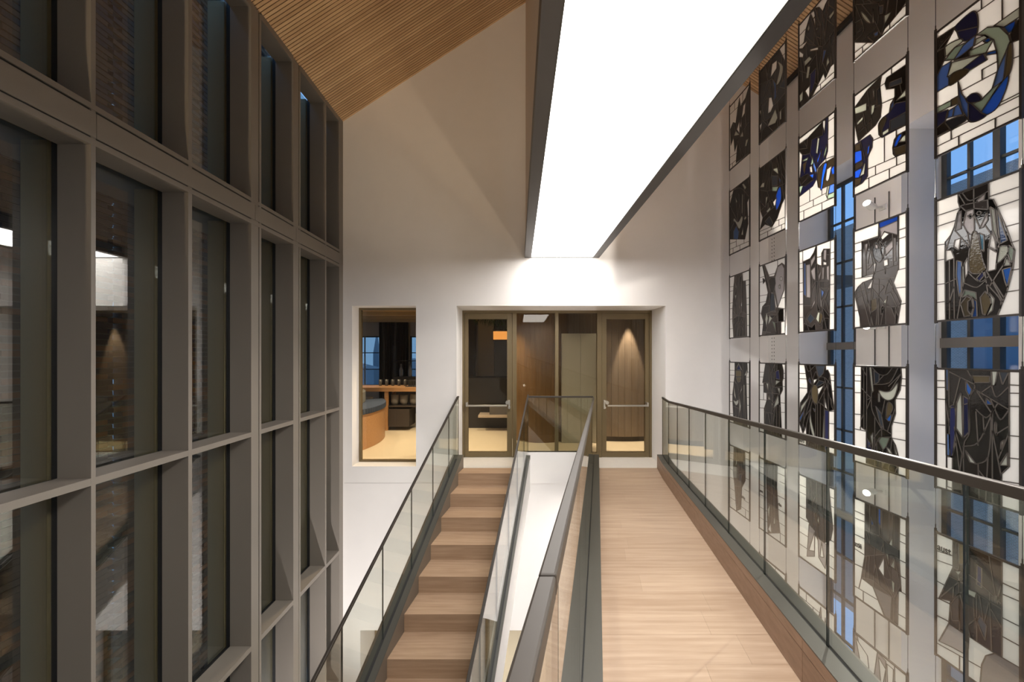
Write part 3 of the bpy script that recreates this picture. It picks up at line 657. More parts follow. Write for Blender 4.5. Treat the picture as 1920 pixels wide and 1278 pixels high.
# dark counter, shelf and glowing niche left of the curved wall
r = root('reception_counter', (-0.75, 7.4, 0), 'dark reception counter behind the left door', 'counter')
part(r, 'counter_body', MB().box(-1.9, -0.2, 7.6, 8.2, 0.0, 1.12), plain('counter_black', (0.02, 0.018, 0.017), 0.5), bevel=.01)
part(r, 'counter_shelf', MB().box(-0.85, 0.0, 7.2, 7.6, 0.30, 0.35), plain('counter_shelf', (0.5, 0.42, 0.34), 0.5), bevel=.005)
part(r, 'step_block', MB().box(-0.62, 0.0, 7.3, 7.6, 0.35, 0.52), plain('counter_grey', (0.12, 0.11, 0.1), 0.6), bevel=.005)
m = MB(); n = 10; x0 = -1.2
thing('lobby_pier', MB().box(-1.02, -0.62, 8.6, 9.0, 0, 2.75), plain('pier_beige', (0.34, 0.28, 0.21), 0.8), 'beige square pier behind the dark counter', 'pier')
thing('lobby_screen', MB().box(-1.9, -1.08, 8.5, 8.6, 0, 2.75), darkwall, 'dark tall screen left of the beige pier', 'screen')
r = root('glowing_niche', (-0.3, 8.4, 1.95), 'orange glowing lamp box above the counter', 'lamp')
part(r, 'lamp_body', MB().box(-0.62, -0.1, 8.30, 8.5, 1.98, 2.25).box(-0.40, -0.34, 8.40, 8.46, 2.25, 2.75), darkwall)
part(r, 'lamp_shade', MB().box(-0.61, -0.11, 8.285, 8.30, 2.0, 2.20), emit('orange_glow', (1.0, 0.42, 0.10), 0.9))
# hanging greenery
leafm = plain('hanging_leaf', (0.03, 0.06, 0.02), 0.7)
m = MB(); rnd = random.Random(3)
for k in range(420):
    bx0 = rnd.uniform(-0.95, -0.15); by0 = rnd.uniform(6.9, 7.4); z0 = rnd.uniform(2.32, 2.74) - 0.2 * rnd.random() * (bx0 + 1)
    dx, dy, dz = rnd.uniform(-.05, .05), rnd.uniform(-.05, .05), rnd.uniform(-.14, -.05)
    m.prism([(bx0, by0, z0), (bx0 + .012, by0, z0), (bx0 + dx, by0 + dy, z0 + dz)], (0, .003, 0))
thing('hanging_plant', m, leafm, 'dark green plant hanging from the lobby ceiling', 'plant')

def ceiling_spot(name, loc, aim, label, power, size, group, blend=0.35, col=(1, .86, .68), r_=0.035, ln=0.12, soft=0.02):
    """can spotlight: body with glowing lens and its own light"""
    p = Vector(loc); d = (Vector(aim) - p).normalized()
    r = root(name, loc, label, 'spotlight', group)
    part(r, 'lamp_body', MB().tube(p, p + d * ln, r_, 16), plain(name + '_white', (0.7, 0.69, 0.66), 0.4) if (name + '_white') not in MATS else MATS[name + '_white'])
    part(r, 'lens', MB().tube(p + d * ln, p + d * (ln + 0.003), r_ * 0.86, 16), lamp_glow)
    L = bpy.data.lights.new('lamp_light', 'SPOT'); L.energy = power; L.spot_size = math.radians(size); L.spot_blend = blend; L.color = col; L.shadow_soft_size = soft
    lo = bpy.data.objects.new('lamp_light', L); COL.objects.link(lo); lo.parent = r; lo.location = d * (ln + 0.012); lo.rotation_euler = d.to_track_quat('-Z', 'Y').to_euler()
    return r
# wall washer on the curved wall, lamps of lobby and cafe
ceiling_spot('lobby_spotlight', (2.06, 6.24, 2.745), (2.07, 6.26, 0), 'small can light washing the curved wall behind the right door', 300, 34, 'lobby can lights', 0.35)
for i, (x, y, pw) in enumerate(((-0.5, 6.2, 110), (0.6, 5.9, 7), (1.6, 5.9, 12), (-1.9, 6.0, 260), (-2.6, 7.0, 60), (-2.4, 8.6, 40), (-3.6, 7.3, 60))):
    ceiling_spot('lobby_spotlight', (x, y, 2.745), (x, y, 0), ['can light over the left door', 'can light over the left middle pane', 'can light over the right middle pane', 'can light just inside the cafe window', 'can light above the bench', 'can light towards the back of the cafe', 'can light over the service table'][i], pw, 95, 'lobby can lights', 0.6, (1, .85, .64))

# ------------------------------------------------------------------ lower hall
thing('floor_lower_hall', MB().box(-2.8, XR + .4, YB - .3, 12, ZL - 0.2, ZL), lower_floor, 'grey screed floor of the hall below', 'floor', kind='structure')
thing('wall_behind', MB().box(-2.9, XR + .4, YB - .3, YB, ZL, 7.6), plaster, 'white wall at the rear of the hall', 'wall', kind='structure')
r = root('door_3', (-0.6, YD, ZL), 'wide bronze glazed opening in the lower end wall', 'doorway', kind='structure')
for x in (-2.27, -1.45, -0.62, 0.2, 1.0): part(r, 'post', MB().box(x, x + .05, YD - .02, YD + .04, ZL, -2.33), doorbronze)
part(r, 'head', MB().box(-2.27, 1.05, YD - .02, YD + .04, -2.4, -2.33), doorbronze)
for x in (-2.22, -1.40, -0.57, 0.25): part(r, 'glass_pane', MB().box(x, x + .77, YD, YD + .01, ZL, -2.4), door_glass)
thing('wall_lower_back', MB().box(-2.8, XR, 9.0, 9.2, ZL, -0.2), plain('lower_back', (0.40, 0.32, 0.20), 0.7), 'warm back wall of the lower room', 'wall', kind='structure')
lampm = emit('lower_luminaire', (1.0, 0.95, 0.88), 16.0)
for i, (x0, x1, y0, y1, z) in enumerate(((1.02, 1.55, 3.5, 4.5, -0.32), (-2.0, 1.2, 6.5, 7.0, -2.42))):
    r = root('ceiling_luminaire', ((x0 + x1) / 2, (y0 + y1) / 2, z), ['flat bright luminaire under the far end of the bridge', 'flat bright luminaire in the lower room'][i], 'luminaire')
    part(r, 'luminaire_frame', MB().box(x0 - .02, x1 + .02, y0 - .02, y1 + .02, z, z + .03), steel)
    part(r, 'diffuser', MB().box(x0, x1, y0, y1, z - .01, z), lampm)
thing('ceiling_lower_room', MB().box(-2.8, XR, YD + .06, 9.0, -2.39, -2.3), plaster, 'white ceiling of the lower room', 'ceiling', kind='structure')

# ------------------------------------------------------------------ building across the street
fbrick, N, L = nmat('street_brick')
b = N['Principled BSDF']; b.inputs['Roughness'].default_value = 0.9
tc = N.new('ShaderNodeTexCoord'); sx = N.new('ShaderNodeSeparateXYZ'); cx_ = N.new('ShaderNodeCombineXYZ'); bt = N.new('ShaderNodeTexBrick')
L.new(tc.outputs['Object'], sx.inputs[0]); L.new(sx.outputs['Y'], cx_.inputs[0]); L.new(sx.outputs['Z'], cx_.inputs[1]); L.new(cx_.outputs[0], bt.inputs['Vector'])
bt.inputs['Color1'].default_value = (0.30, 0.22, 0.17, 1); bt.inputs['Color2'].default_value = (0.38, 0.28, 0.22, 1); bt.inputs['Mortar'].default_value = (0.45, 0.40, 0.36, 1); bt.inputs['Scale'].default_value = 7.0
bt.inputs['Mortar Size'].default_value = 0.03
L.new(bt.outputs[0], b.inputs['Base Color'])
r = root('street_building', (12.6, 5, ZL), 'brick building across the street seen through the side windows', 'building')
part(r, 'facade', MB().box(12.0, 14.0, -6, 22, ZL - 3, 6.35), fbrick)
for i in range(7):
    y0 = 0.2 + i * 2.6
    for z0 in (-1.6, 1.2, 3.9):
        f = part(r, 'window_frame', MB().box(11.96, 12.02, y0, y0 + 1.1, z0, z0 + 1.6), window_dark)
        part(f, 'pane', MB().box(11.945, 11.96, y0 + .08, y0 + 1.02, z0 + .08, z0 + 1.52), plain('street_pane_%d_%d' % (i, int(z0 * 10)), (0.14, 0.17, 0.21), 0.1))

# ------------------------------------------------------------------ hanging leaded glass panels
DESIGNS={
 'c1r1':([('K',(30,641,179,704,325,646,410,826,522,979,577,827,819,870,1000,992,1000,0,336,18,410,316,522,388,267,215,209,454,60,371)),('W',(382,528,522,624,522,422)),('W',(550,532,632,610,605,484)),('W',(632,627,713,786,830,800,777,651)),('S',(793,151,845,228,959,214,871,131)),('S',(238,472,325,526,522,405)),('S',(550,364,686,411,713,321))],[(267,1000,267,886),(686,1000,686,861),(0,886,1000,829),(0,193,410,163),(0,70,410,61),(150,88,150,0)],[(845,796,793,349),(522,388,1000,455),(466,301,686,28),(179,704,353,467),(845,137,793,2)],3),
 'c1r2':([('K',(0,797,203,994,1000,1000,1000,716,904,652,948,329,793,123,0,248)),('S',(203,503,252,538,446,442,634,500,680,440,517,326,301,469)),('S',(748,441,838,466,860,433,793,410)),('S',(657,980,725,979,860,890,793,863)),('S',(657,835,703,811,666,515,634,550)),('M',(203,339,350,401,494,286,446,178,203,221)),('S',(301,869,398,774,350,755)),('S',(611,221,703,320,703,204))],[(0,173,350,158),(350,195,350,84),(0,83,1000,64),(748,138,748,73),(541,81,541,0),(178,91,178,0),(0,917,153,945),(926,433,1000,433)],[(0,797,446,442),(494,871,588,502),(203,994,588,938,1000,716),(0,376,252,479),(517,326,541,161),(771,839,771,465),(350,784,446,471)],3),
 'c1r3':([('Q',(263,1000,670,990,688,871,829,858,864,569,881,337,898,0,205,0,147,267,147,465,205,823)),('K',(507,933,652,981,580,836,544,421,470,709)),('W',(598,486,652,606,645,483)),('S',(282,678,358,684,320,606)),('P',(320,871,377,808,320,802)),('P',(282,446,320,525,301,376)),('D',(358,258,433,278,433,187,358,189)),('D',(525,139,616,170,670,112,598,47)),('K',(205,311,470,345,794,297,829,9,244,8))],[(0,846,224,835),(0,769,213,764),(0,574,186,570),(0,479,166,478),(0,308,166,310),(0,148,186,149),(670,871,1000,859),(829,787,1000,788),(846,587,1000,587),(864,486,1000,486),(870,338,1000,334),(881,167,1000,168)],[(358,994,396,349),(205,427,470,334,616,395,864,349),(688,860,652,382),(282,19,320,202,470,254),(507,332,507,3),(688,0,724,244),(507,117,598,182,688,112)],12),
 'c1r4':([('K',(270,1000,909,999,922,863,856,794,883,491,922,0,211,1,152,360,152,470,226,682,270,783)),('S',(343,901,472,994,667,877,599,890,472,972)),('N',(372,883,486,972,599,885)),('S',(211,664,285,504,358,382,241,456)),('S',(196,372,329,362,458,397,444,334,329,300)),('S',(529,489,654,626,640,564)),('S',(722,654,776,647,754,107)),('S',(515,471,590,301,515,137)),('S',(776,801,922,914,869,803)),('O',(329,865,612,868,612,781,343,775)),('O',(343,757,612,763,557,692,444,680))],[(0,867,285,870),(0,784,279,789),(0,669,241,674),(0,457,167,464),(0,340,176,346),(0,137,196,145),(896,857,1000,858),(856,777,1000,779),(861,669,1000,672),(877,461,1000,465),(888,339,1000,345)],[(667,877,640,651,472,548),(329,676,472,548,486,2),(270,684,329,658),(695,998,722,654),(803,486,830,12),(585,300,612,6),(329,300,358,7),(211,273,486,258)],3),
 'c1r5':([('K',(220,1000,800,1000,820,560,640,420,600,80,360,0,300,300,180,560)),('S',(300,700,400,760,360,840)),('D',(500,600,640,640,560,300)),('Q',(260,380,560,420,520,120,340,60))],[(0,880,200,880),(0,790,200,790),(0,620,220,620),(0,480,220,480),(0,300,240,300),(0,150,260,150),(800,900,1000,900),(800,800,1000,800),(780,600,1000,600),(760,420,1000,420),(720,250,1000,250),(650,120,1000,120),(820,120,820,0)],[(500,1000,450,0),(200,600,800,700),(350,1000,380,300)],3),
 'c1r6':([('P',(0,0,0,600,200,900,420,640,640,960,860,600,1000,500,1000,0)),('W',(200,300,360,500,300,120)),('D',(500,500,640,820,620,300))],[(0,870,1000,870),(330,870,330,1000),(700,870,700,1000)],[(420,640,440,0),(760,700,700,0),(120,700,200,0)],3),
 'c2r1':([('K',(0,1000,800,991,1000,754,1000,0,0,0)),('W',(517,916,701,894,681,794,454,757)),('S',(721,865,917,730,839,590,681,578,800,748)),('M',(517,726,661,599,681,419,579,397,600,564)),('W',(348,308,391,508,496,478,559,346,454,294)),('S',(326,138,641,274,721,131,641,86)),('W',(0,447,60,465,60,367)),('W',(0,250,105,262,37,148)),('S',(800,175,859,198,859,70,800,75)),('D',(800,504,992,559,992,418))],[(905,870,1000,866)],[(0,523,391,508,559,346,1000,359),(128,525,217,255,559,230),(0,826,476,727),(0,144,1000,190),(391,788,172,599),(128,284,476,53),(721,347,800,47)],14),
 'c2r2':([('K',(0,1000,1000,1000,1000,394,885,336,721,187,515,103,227,186,19,149,134,297,39,409,0,629)),('S',(19,744,115,780,209,769,190,709)),('S',(533,872,721,846,754,750,653,802)),('G',(515,635,754,589,687,543,515,585)),('B',(670,497,820,572,853,404,687,294,653,376)),('W',(550,425,687,456,636,368,585,367)),('M',(721,746,836,654,820,609,754,713)),('S',(264,555,337,544,246,416)),('S',(283,356,445,385,445,347,337,325)),('D',(227,225,409,265,550,147,445,117)),('D',(480,797,721,734,721,610,515,648))],[(0,126,515,110),(480,123,480,72),(0,73,1000,67),(771,189,771,65),(704,153,1000,145),(337,87,337,0),(869,82,869,0)],[(0,709,409,610,949,577),(409,892,409,610),(190,950,115,773),(820,905,949,430),(39,409,480,466,550,425),(134,297,585,354,721,311),(480,1000,550,867),(687,1000,787,791),(374,773,264,645)],14),
 'c2r3':([('Q',(118,997,220,998,403,809,593,797,724,918,877,941,1000,892,963,574,724,356,939,330,939,159,851,155,851,1,104,1,162,193,60,312,118,411,263,456,347,595)),('P',(619,765,724,908,877,927,963,858,951,576,737,364,619,608)),('W',(826,761,877,755,877,707,826,713)),('W',(762,652,806,657,806,609,768,613)),('S',(291,327,347,233,291,115,234,220)),('S',(403,270,512,223,347,133)),('G',(512,183,619,158,672,14,593,100)),('W',(593,581,698,367,659,351,593,522)),('K',(375,762,458,793,619,775,646,693,566,574,458,584)),('K',(133,819,263,774,148,736)),('K',(724,336,939,330,939,159,750,160)),('D',(458,574,579,563,646,303,417,319)),('K',(74,311,148,409,403,409,375,311,234,301,177,202))],[(0,839,619,833),(724,1000,724,903),(0,772,148,767),(0,575,347,564),(0,477,458,475),(0,321,74,321),(0,155,177,157),(958,783,1000,783),(851,471,1000,472),(926,326,1000,321),(926,169,1000,160)],[(162,1000,403,649),(403,310,659,302,750,15),(619,765,775,593,951,576),(750,885,801,648),(403,270,659,263),(485,205,659,263),(177,49,458,28),(619,158,851,164),(347,133,234,6),(698,523,877,545)],4),
 'c2r4':([('K',(245,999,884,1000,940,912,940,811,903,767,912,651,817,570,884,4,190,2,190,344,255,419,298,476,298,577,168,579,168,713,124,719)),('S',(650,770,817,764,640,706)),('S',(720,668,807,668,807,573)),('S',(277,716,362,715,362,604)),('S',(384,551,446,485,362,488)),('S',(580,381,620,451,749,570,768,461)),('N',(650,893,768,917,807,786,660,796)),('S',(488,450,539,438,539,385))],[(0,869,212,871),(0,799,179,802),(0,675,168,679),(0,464,298,475),(0,341,255,353),(168,579,168,472),(931,877,1000,878),(931,805,1000,805),(907,698,1000,699),(826,472,1000,477),(846,343,1000,352)],[(549,673,560,10),(124,719,405,728,549,673,912,695),(146,577,807,588),(405,997,467,868,549,929),(630,998,590,704),(341,479,488,450,539,362),(405,997,405,728),(426,545,570,455,729,562),(600,367,690,448,826,421),(488,366,488,16),(690,366,690,10),(788,374,788,7),(234,300,488,298)],10),
 'c2r5':([('K',(260,1000,720,1000,700,700,760,300,820,120,340,0,300,500)),('S',(380,200,440,420,330,330)),('W',(360,60,460,180,480,40)),('D',(520,700,620,680,600,300)),('S',(560,180,600,320,640,200))],[(0,880,200,880),(0,790,200,790),(0,620,220,620),(0,480,220,480),(0,300,240,300),(0,150,260,150),(800,900,1000,900),(800,800,1000,800),(780,600,1000,600),(760,420,1000,420),(720,250,1000,250),(650,120,1000,120),(820,120,820,0)],[(480,1000,500,0),(300,600,710,560),(330,250,780,260),(600,1000,640,300)],3),
 'c2r6':([('Q',(0,500,260,900,560,860,640,600,1000,700,1000,0,0,0)),('W',(260,300,420,760,460,420)),('D',(60,420,240,700,220,300))],[(0,920,1000,920),(250,920,250,1000),(640,920,640,1000),(620,760,1000,760)],[(300,850,240,0),(520,800,560,0),(800,650,760,0)],3),
 'c3r1':([('K',(0,723,146,745,215,881,335,981,478,997,592,949,690,856,762,904,1000,978,1000,158,902,156,762,76,714,155,542,72,375,0,0,0)),('W',(0,751,269,710,105,685,0,723)),('W',(0,701,132,607,118,574,0,621)),('S',(160,507,309,508,388,449,174,446)),('S',(255,409,335,378,282,263,215,288)),('W',(187,143,322,161,309,9)),('S',(6,151,118,173,105,72,20,67)),('W',(427,893,478,886,491,758)),('W',(349,989,448,980,478,902,419,897)),('S',(491,737,579,745,529,715)),('S',(255,852,296,889,322,833,282,807)),('S',(856,723,993,734,982,700,879,677)),('W',(335,578,567,509,567,478,335,557)),('S',(798,257,833,293,868,219,786,195)),('M',(666,256,714,413,786,383,690,278)),('N',(335,286,504,297,478,148,335,37)),('D',(798,887,845,905,833,789,798,785))],[(0,881,242,875),(542,67,1000,64),(629,68,629,5)],[(146,745,690,464,1000,524),(335,984,567,557),(690,856,762,485),(478,997,641,712),(856,859,762,556),(62,591,118,279),(517,451,567,116),(690,464,567,189),(879,506,925,187),(201,799,517,536),(335,416,517,451),(0,458,335,286)],16),
 'c3r2':([('N',(0,937,253,933,693,996,838,1000,826,624,766,556,619,532,530,501,530,393,413,334,0,299,0,443,100,783,0,856)),('K',(0,925,253,931,693,991,693,842,387,880,334,740,198,756,100,783,0,856)),('O',(530,393,568,502,693,523,1000,513,1000,236,668,247,568,286)),('S',(497,695,556,851,606,831,548,675)),('W',(693,1000,766,984,742,849,693,938)),('G',(347,604,413,685,434,603,374,580)),('B',(530,599,656,693,643,654,543,552)),('W',(320,578,387,582,413,488,334,519)),('B',(253,495,440,470,413,411,280,454)),('M',(440,623,530,491,492,457,413,564)),('O',(114,665,225,670,170,538,128,594)),('G',(100,715,280,705,253,674,114,699)),('G',(0,420,142,432,14,313)),('W',(631,325,668,412,698,415,668,327)),('B',(631,261,705,488,802,489,717,347,673,251)),('W',(766,324,802,431,931,439,861,311,814,292)),('B',(908,403,1000,431,1000,328,931,346)),('M',(861,238,1000,231,1000,138,838,150)),('G',(814,145,1000,138,1000,82,814,103)),('S',(778,153,814,239,880,239,814,108)),('G',(717,612,790,708,802,662,742,574)),('K',(0,523,253,517,440,404,198,385,57,418))],[(320,345,320,189),(668,252,668,178),(0,178,826,173),(0,109,1000,82),(427,188,427,95),(668,103,668,7),(142,103,142,0),(826,948,1000,944),(826,749,1000,749),(742,558,1000,528),(778,574,778,511)],[(387,880,543,866),(253,819,29,871),(334,740,492,500),(619,532,668,690),(57,429,307,481),(198,396,413,411)],3),
 'c3r3':([('Q',(116,864,333,877,441,933,500,995,528,990,528,782,660,746,660,893,716,933,879,910,868,0,134,1)),('P',(210,811,333,806,345,399,222,419)),('P',(357,722,476,758,500,586,405,626)),('K',(488,787,546,780,569,579,528,345,615,240,546,215,488,587)),('W',(705,789,793,768,793,739,705,750)),('P',(558,640,660,687,592,577)),('P',(671,725,731,718,716,584,671,588)),('P',(793,720,857,722,857,550,803,575)),('P',(333,238,476,389,476,329,357,257)),('M',(638,484,727,437,660,355)),('D',(235,151,345,212,465,150,345,95)),('S',(500,138,558,214,615,211,581,85)),('O',(615,211,694,167,638,82,581,85)),('P',(716,919,793,917,782,789,705,818)),('P',(615,496,638,494,671,256,638,278)),('P',(345,845,476,898,476,848,357,763)),('M',(147,840,197,833,210,430,147,456)),('K',(147,104,381,43,476,89,500,4,147,11)),('K',(682,139,857,129,857,5,682,7))],[(109,995,109,855),(0,853,116,849),(0,789,116,783),(0,611,127,605),(0,500,127,495),(0,344,127,342),(0,181,132,179),(896,1000,868,0),(874,861,1000,859),(874,788,1000,789),(874,611,1000,608),(874,503,1000,502),(872,339,1000,340),(868,180,1000,180),(528,861,660,858)],[(345,865,357,257),(134,322,357,307),(569,579,868,549),(615,555,638,494,857,473),(749,561,749,483),(857,473,705,274),(357,257,210,153,357,54),(476,149,615,54,716,137,615,230),(705,254,857,158),(716,176,793,3),(185,144,309,5),(405,556,357,418),(793,296,836,226),(660,883,879,843)],12),
 'c3r4':([('K',(163,1000,773,1000,779,946,828,951,877,905,991,503,857,476,852,0,220,1,220,243,117,134,0,264,0,340,35,515,254,660,254,762)),('S',(59,479,342,628,82,424,24,362)),('W',(429,823,546,836,440,769)),('W',(546,719,720,766,566,640)),('W',(749,615,818,490,749,511)),('S',(342,408,375,310,472,143,397,157,320,304)),('S',(720,404,739,423,730,143,689,138)),('B',(12,322,174,450,152,410,24,276)),('N',(287,819,320,843,386,758,309,792)),('M',(418,477,487,465,465,436)),('D',(493,996,749,998,709,910,587,846)),('D',(472,734,587,819,749,807,608,758)),('O',(386,721,440,760,546,728,546,559,461,544,386,612)),('N',(749,485,848,475,844,11,749,15)),('S',(896,633,925,609,925,524))],[(0,889,220,893),(0,822,254,827),(0,705,254,711),(867,892,1000,892),(886,830,1000,830),(915,710,1000,713),(857,335,1000,343),(857,116,1000,118),(0,91,220,99),(857,476,1000,483)],[(320,999,418,759,364,721,386,594,482,518),(482,518,608,554,809,490),(493,510,493,6),(628,537,618,6),(546,514,556,6),(220,975,287,921,418,968),(331,673,59,327),(364,611,106,236),(397,558,220,248),(608,864,749,859,848,810),(769,807,962,501),(749,720,566,551),(440,860,504,924,566,845),(730,710,730,483),(353,445,287,24),(828,801,848,493),(220,379,331,453)],10),
 'c3r5':([('K',(220,1000,860,1000,960,560,900,420,620,300,220,520)),('O',(460,620,560,700,540,460)),('P',(240,60,300,460,480,420,460,120)),('W',(300,150,460,400,460,180)),('P',(560,360,820,340,760,60,580,140)),('S',(540,560,580,640,600,520)),('W',(620,160,660,340,720,180))],[(0,880,200,880),(0,790,200,790),(0,620,220,620),(0,480,220,480),(0,300,240,300),(0,150,260,150),(800,900,1000,900),(800,800,1000,800),(780,600,1000,600),(760,420,1000,420),(720,250,1000,250),(650,120,1000,120),(820,120,820,0)],[(520,1000,540,320),(360,1000,420,440),(700,1000,720,360),(220,700,930,640)],3),
 'c3r6':([('D',(0,560,200,760,420,560,420,420,0,160)),('P',(440,0,520,700,640,980,700,500,760,900,860,400,860,0)),('W',(560,400,640,860,660,420)),('S',(740,240,770,640,800,240))],[(0,900,600,900),(220,900,220,1000),(420,620,420,900),(860,760,1000,760),(860,500,1000,500),(860,300,1000,300)],[(600,980,600,0),(200,740,180,240),(700,500,720,0)],2),
 'c4r1':([('K',(0,1000,1000,1000,1000,113,915,83,722,52,617,41,557,3,394,10,0,181)),('S',(138,428,230,354,331,246,342,219,266,264,181,348)),('S',(377,208,394,333,417,190)),('S',(611,169,738,145,617,84)),('D',(26,252,163,260,175,237)),('M',(406,91,496,73,485,40,429,53)),('W',(278,652,417,646,371,549)),('D',(507,307,595,276,584,206,518,226))],[(0,70,266,59),(175,66,175,4),(712,52,712,4),(944,89,1000,85)],[(0,560,507,339),(32,533,206,224,57,186),(507,339,485,149,278,124),(722,425,638,149),(885,393,825,89),(0,374,194,337),(218,428,371,272),(0,736,507,339,1000,484),(157,120,429,125),(551,16,617,84),(451,164,557,3)],18),
 'c4r2':([('K',(12,891,285,969,560,1000,528,916,560,719,539,617,442,571,86,519,0,754,0,883)),('S',(0,883,262,847,262,774,12,815)),('S',(353,788,431,774,409,714,353,688)),('D',(464,895,528,905,549,733,474,748)),('S',(49,716,193,739,181,703,61,689)),('S',(387,933,420,910,424,820,393,864)),('K',(623,903,654,945,1000,933,1000,610,814,654,704,606,725,674,804,720,804,794,654,838)),('D',(715,880,920,846,929,796,704,836)),('S',(824,672,994,715,994,658)),('M',(725,652,794,703,784,653,745,603)),('N',(496,554,591,600,704,606,814,654,1000,610,1000,405,570,416,507,463)),('O',(496,554,591,600,654,563,570,487,549,428)),('D',(715,528,1000,518,1000,405,715,432)),('S',(575,464,694,465,694,433,575,431)),('K',(765,268,794,333,853,358,1000,354,1000,154,814,175,774,207)),('B',(784,283,853,347,929,340,853,274,804,257)),('S',(862,287,948,318,991,316,991,259)),('O',(774,255,994,232,994,161,814,180)),('N',(0,509,145,513,331,515,387,460,376,379,285,303,285,123,169,83,0,88)),('O',(0,497,122,497,134,425,12,435)),('B',(0,439,157,412,169,312,0,316)),('O',(0,304,181,297,169,254,0,251)),('B',(0,240,157,235,145,146,0,170)),('S',(216,265,239,265,216,163,110,160)),('O',(0,164,157,143,122,88,0,94)),('B',(274,408,331,414,308,342,262,332))],[(745,1000,745,938),(528,910,633,905),(549,739,774,710),(376,441,539,431),(612,420,612,182),(528,429,1000,400),(829,412,829,344),(274,193,1000,159),(274,103,1000,82),(442,178,442,95),(704,93,704,0),(833,175,833,101),(308,94,308,0),(0,76,193,83)],[(285,969,376,602),(12,891,442,770),(145,915,262,581),(464,740,528,730),(134,505,239,293),(49,599,376,636)],3),
 'c4r3':([('Q',(167,869,497,863,506,995,863,998,863,512,775,388,914,206,850,2,131,0,120,99,0,360,77,416,184,453,379,468,409,515,173,511)),('B',(506,1000,863,1000,854,957,516,944)),('P',(516,944,854,957,854,825,611,899,545,836)),('W',(545,850,611,896,703,859,573,821)),('D',(385,760,438,822,506,782,573,654,506,614,409,676)),('P',(429,804,487,785,497,754,438,762)),('K',(526,824,620,746,592,642,554,706)),('P',(784,808,819,802,819,584,784,588)),('W',(592,622,676,626,685,567,601,562)),('W',(409,616,452,616,423,514,403,536)),('W',(267,378,399,476,359,379)),('W',(611,552,633,549,629,491)),('S',(592,221,666,273,639,198)),('P',(288,605,399,617,288,570)),('P',(226,834,288,835,247,718)),('P',(620,736,766,791,775,723,639,665)),('O',(349,259,458,270,477,169,359,137)),('K',(545,165,592,201,601,122,549,105))],[(0,873,497,873),(163,869,163,512),(0,788,167,786),(0,608,167,605),(0,508,409,495),(0,175,88,174),(871,1000,871,511),(871,864,1000,866),(871,784,1000,787),(871,605,1000,606),(854,499,1000,500),(819,336,1000,329),(906,178,1000,181)],[(173,511,583,535,854,551),(379,463,784,435),(506,425,506,0),(620,297,784,302,889,189),(620,174,819,161),(639,173,639,3),(819,161,810,4),(784,302,712,433,620,306),(120,422,329,7),(33,378,141,15),(226,392,389,14),(11,359,288,386),(545,2,611,180),(349,320,349,6),(409,415,601,376,545,333),(247,821,247,508),(319,820,389,618),(766,801,775,570),(409,355,583,231),(33,304,267,337),(329,748,288,631)],16),
 'c4r4':([('K',(149,999,913,999,925,912,897,793,810,695,818,566,745,439,745,326,818,266,866,170,858,0,254,13,254,342,139,372)),('S',(509,771,621,763,737,781,858,859,802,728,688,683,569,707)),('S',(319,999,356,999,402,761,374,741)),('S',(496,743,526,736,526,659,500,657)),('B',(638,507,745,552,729,489,688,481)),('N',(263,277,374,161,263,155)),('B',(291,252,342,222,310,176)),('S',(347,296,393,338,393,164)),('S',(646,230,721,210,770,164,688,179)),('S',(786,279,850,185,818,172)),('O',(671,651,721,663,770,614,688,521,646,517)),('D',(447,608,552,544,604,398,535,435)),('D',(411,963,517,929,509,856,429,826)),('G',(500,269,552,316,704,321,654,236,587,191))],[(0,907,145,909),(0,846,145,849),(0,722,145,728),(0,494,141,501),(0,338,254,337),(129,371,129,347),(925,900,1000,900),(905,836,1000,837),(810,707,1000,714),(786,482,1000,485),(745,326,1000,331)],[(365,741,374,567,552,401),(384,990,517,929,654,932,754,995),(429,826,704,854,850,987),(206,752,329,693),(263,904,168,987),(263,904,263,352),(464,328,569,394,721,367),(429,498,429,14),(263,661,356,685),(688,818,882,928),(561,393,561,322),(482,267,535,309,721,332),(206,988,206,384),(604,637,569,546),(754,318,688,0),(587,191,569,10)],12),
 'c4r5':([('Q',(229,1000,890,1000,881,617,915,335,864,322,855,10,601,10,387,211,149,223,223,461)),('S',(316,643,377,728,515,742,486,681)),('S',(694,706,766,807,757,685)),('S',(620,634,675,663,703,502)),('W',(496,422,610,570,610,370)),('P',(397,209,748,228,721,4,620,8)),('S',(721,508,802,614,802,504)),('S',(739,392,802,375,793,271,757,287)),('B',(347,885,411,820,357,807)),('B',(496,999,544,999,544,821,496,868)),('K',(233,728,563,730,694,706,881,699,881,617,802,623,563,595,326,610))],[(0,873,229,875),(0,799,229,804),(0,630,229,636),(0,481,229,473),(0,323,191,339),(0,95,505,114),(191,104,191,22),(106,121,153,224),(890,855,1000,854),(890,783,1000,783),(877,612,1000,615),(907,472,1000,473),(907,332,1000,332),(860,112,1000,119)],[(326,1000,326,630),(563,998,563,730),(703,998,703,708),(766,992,766,807),(149,223,397,273,748,228),(427,519,407,257),(223,461,620,592),(610,370,721,386,721,508),(721,508,907,481),(802,614,915,339),(326,490,306,274),(265,463,223,237),(802,274,784,10)],10),
 'c4r6':([('P',(0,980,60,1000,260,560,420,760,480,1000,640,980,640,0,0,0)),('W',(30,960,280,880,400,400,200,600)),('W',(500,960,640,900,560,640)),('W',(20,760,140,220,30,180)),('W',(660,960,780,960,760,620,690,540))],[(800,860,1000,860),(900,860,900,600),(800,600,1000,600),(800,1000,800,0)],[(420,760,440,0),(260,560,300,0),(560,640,540,0)],2),
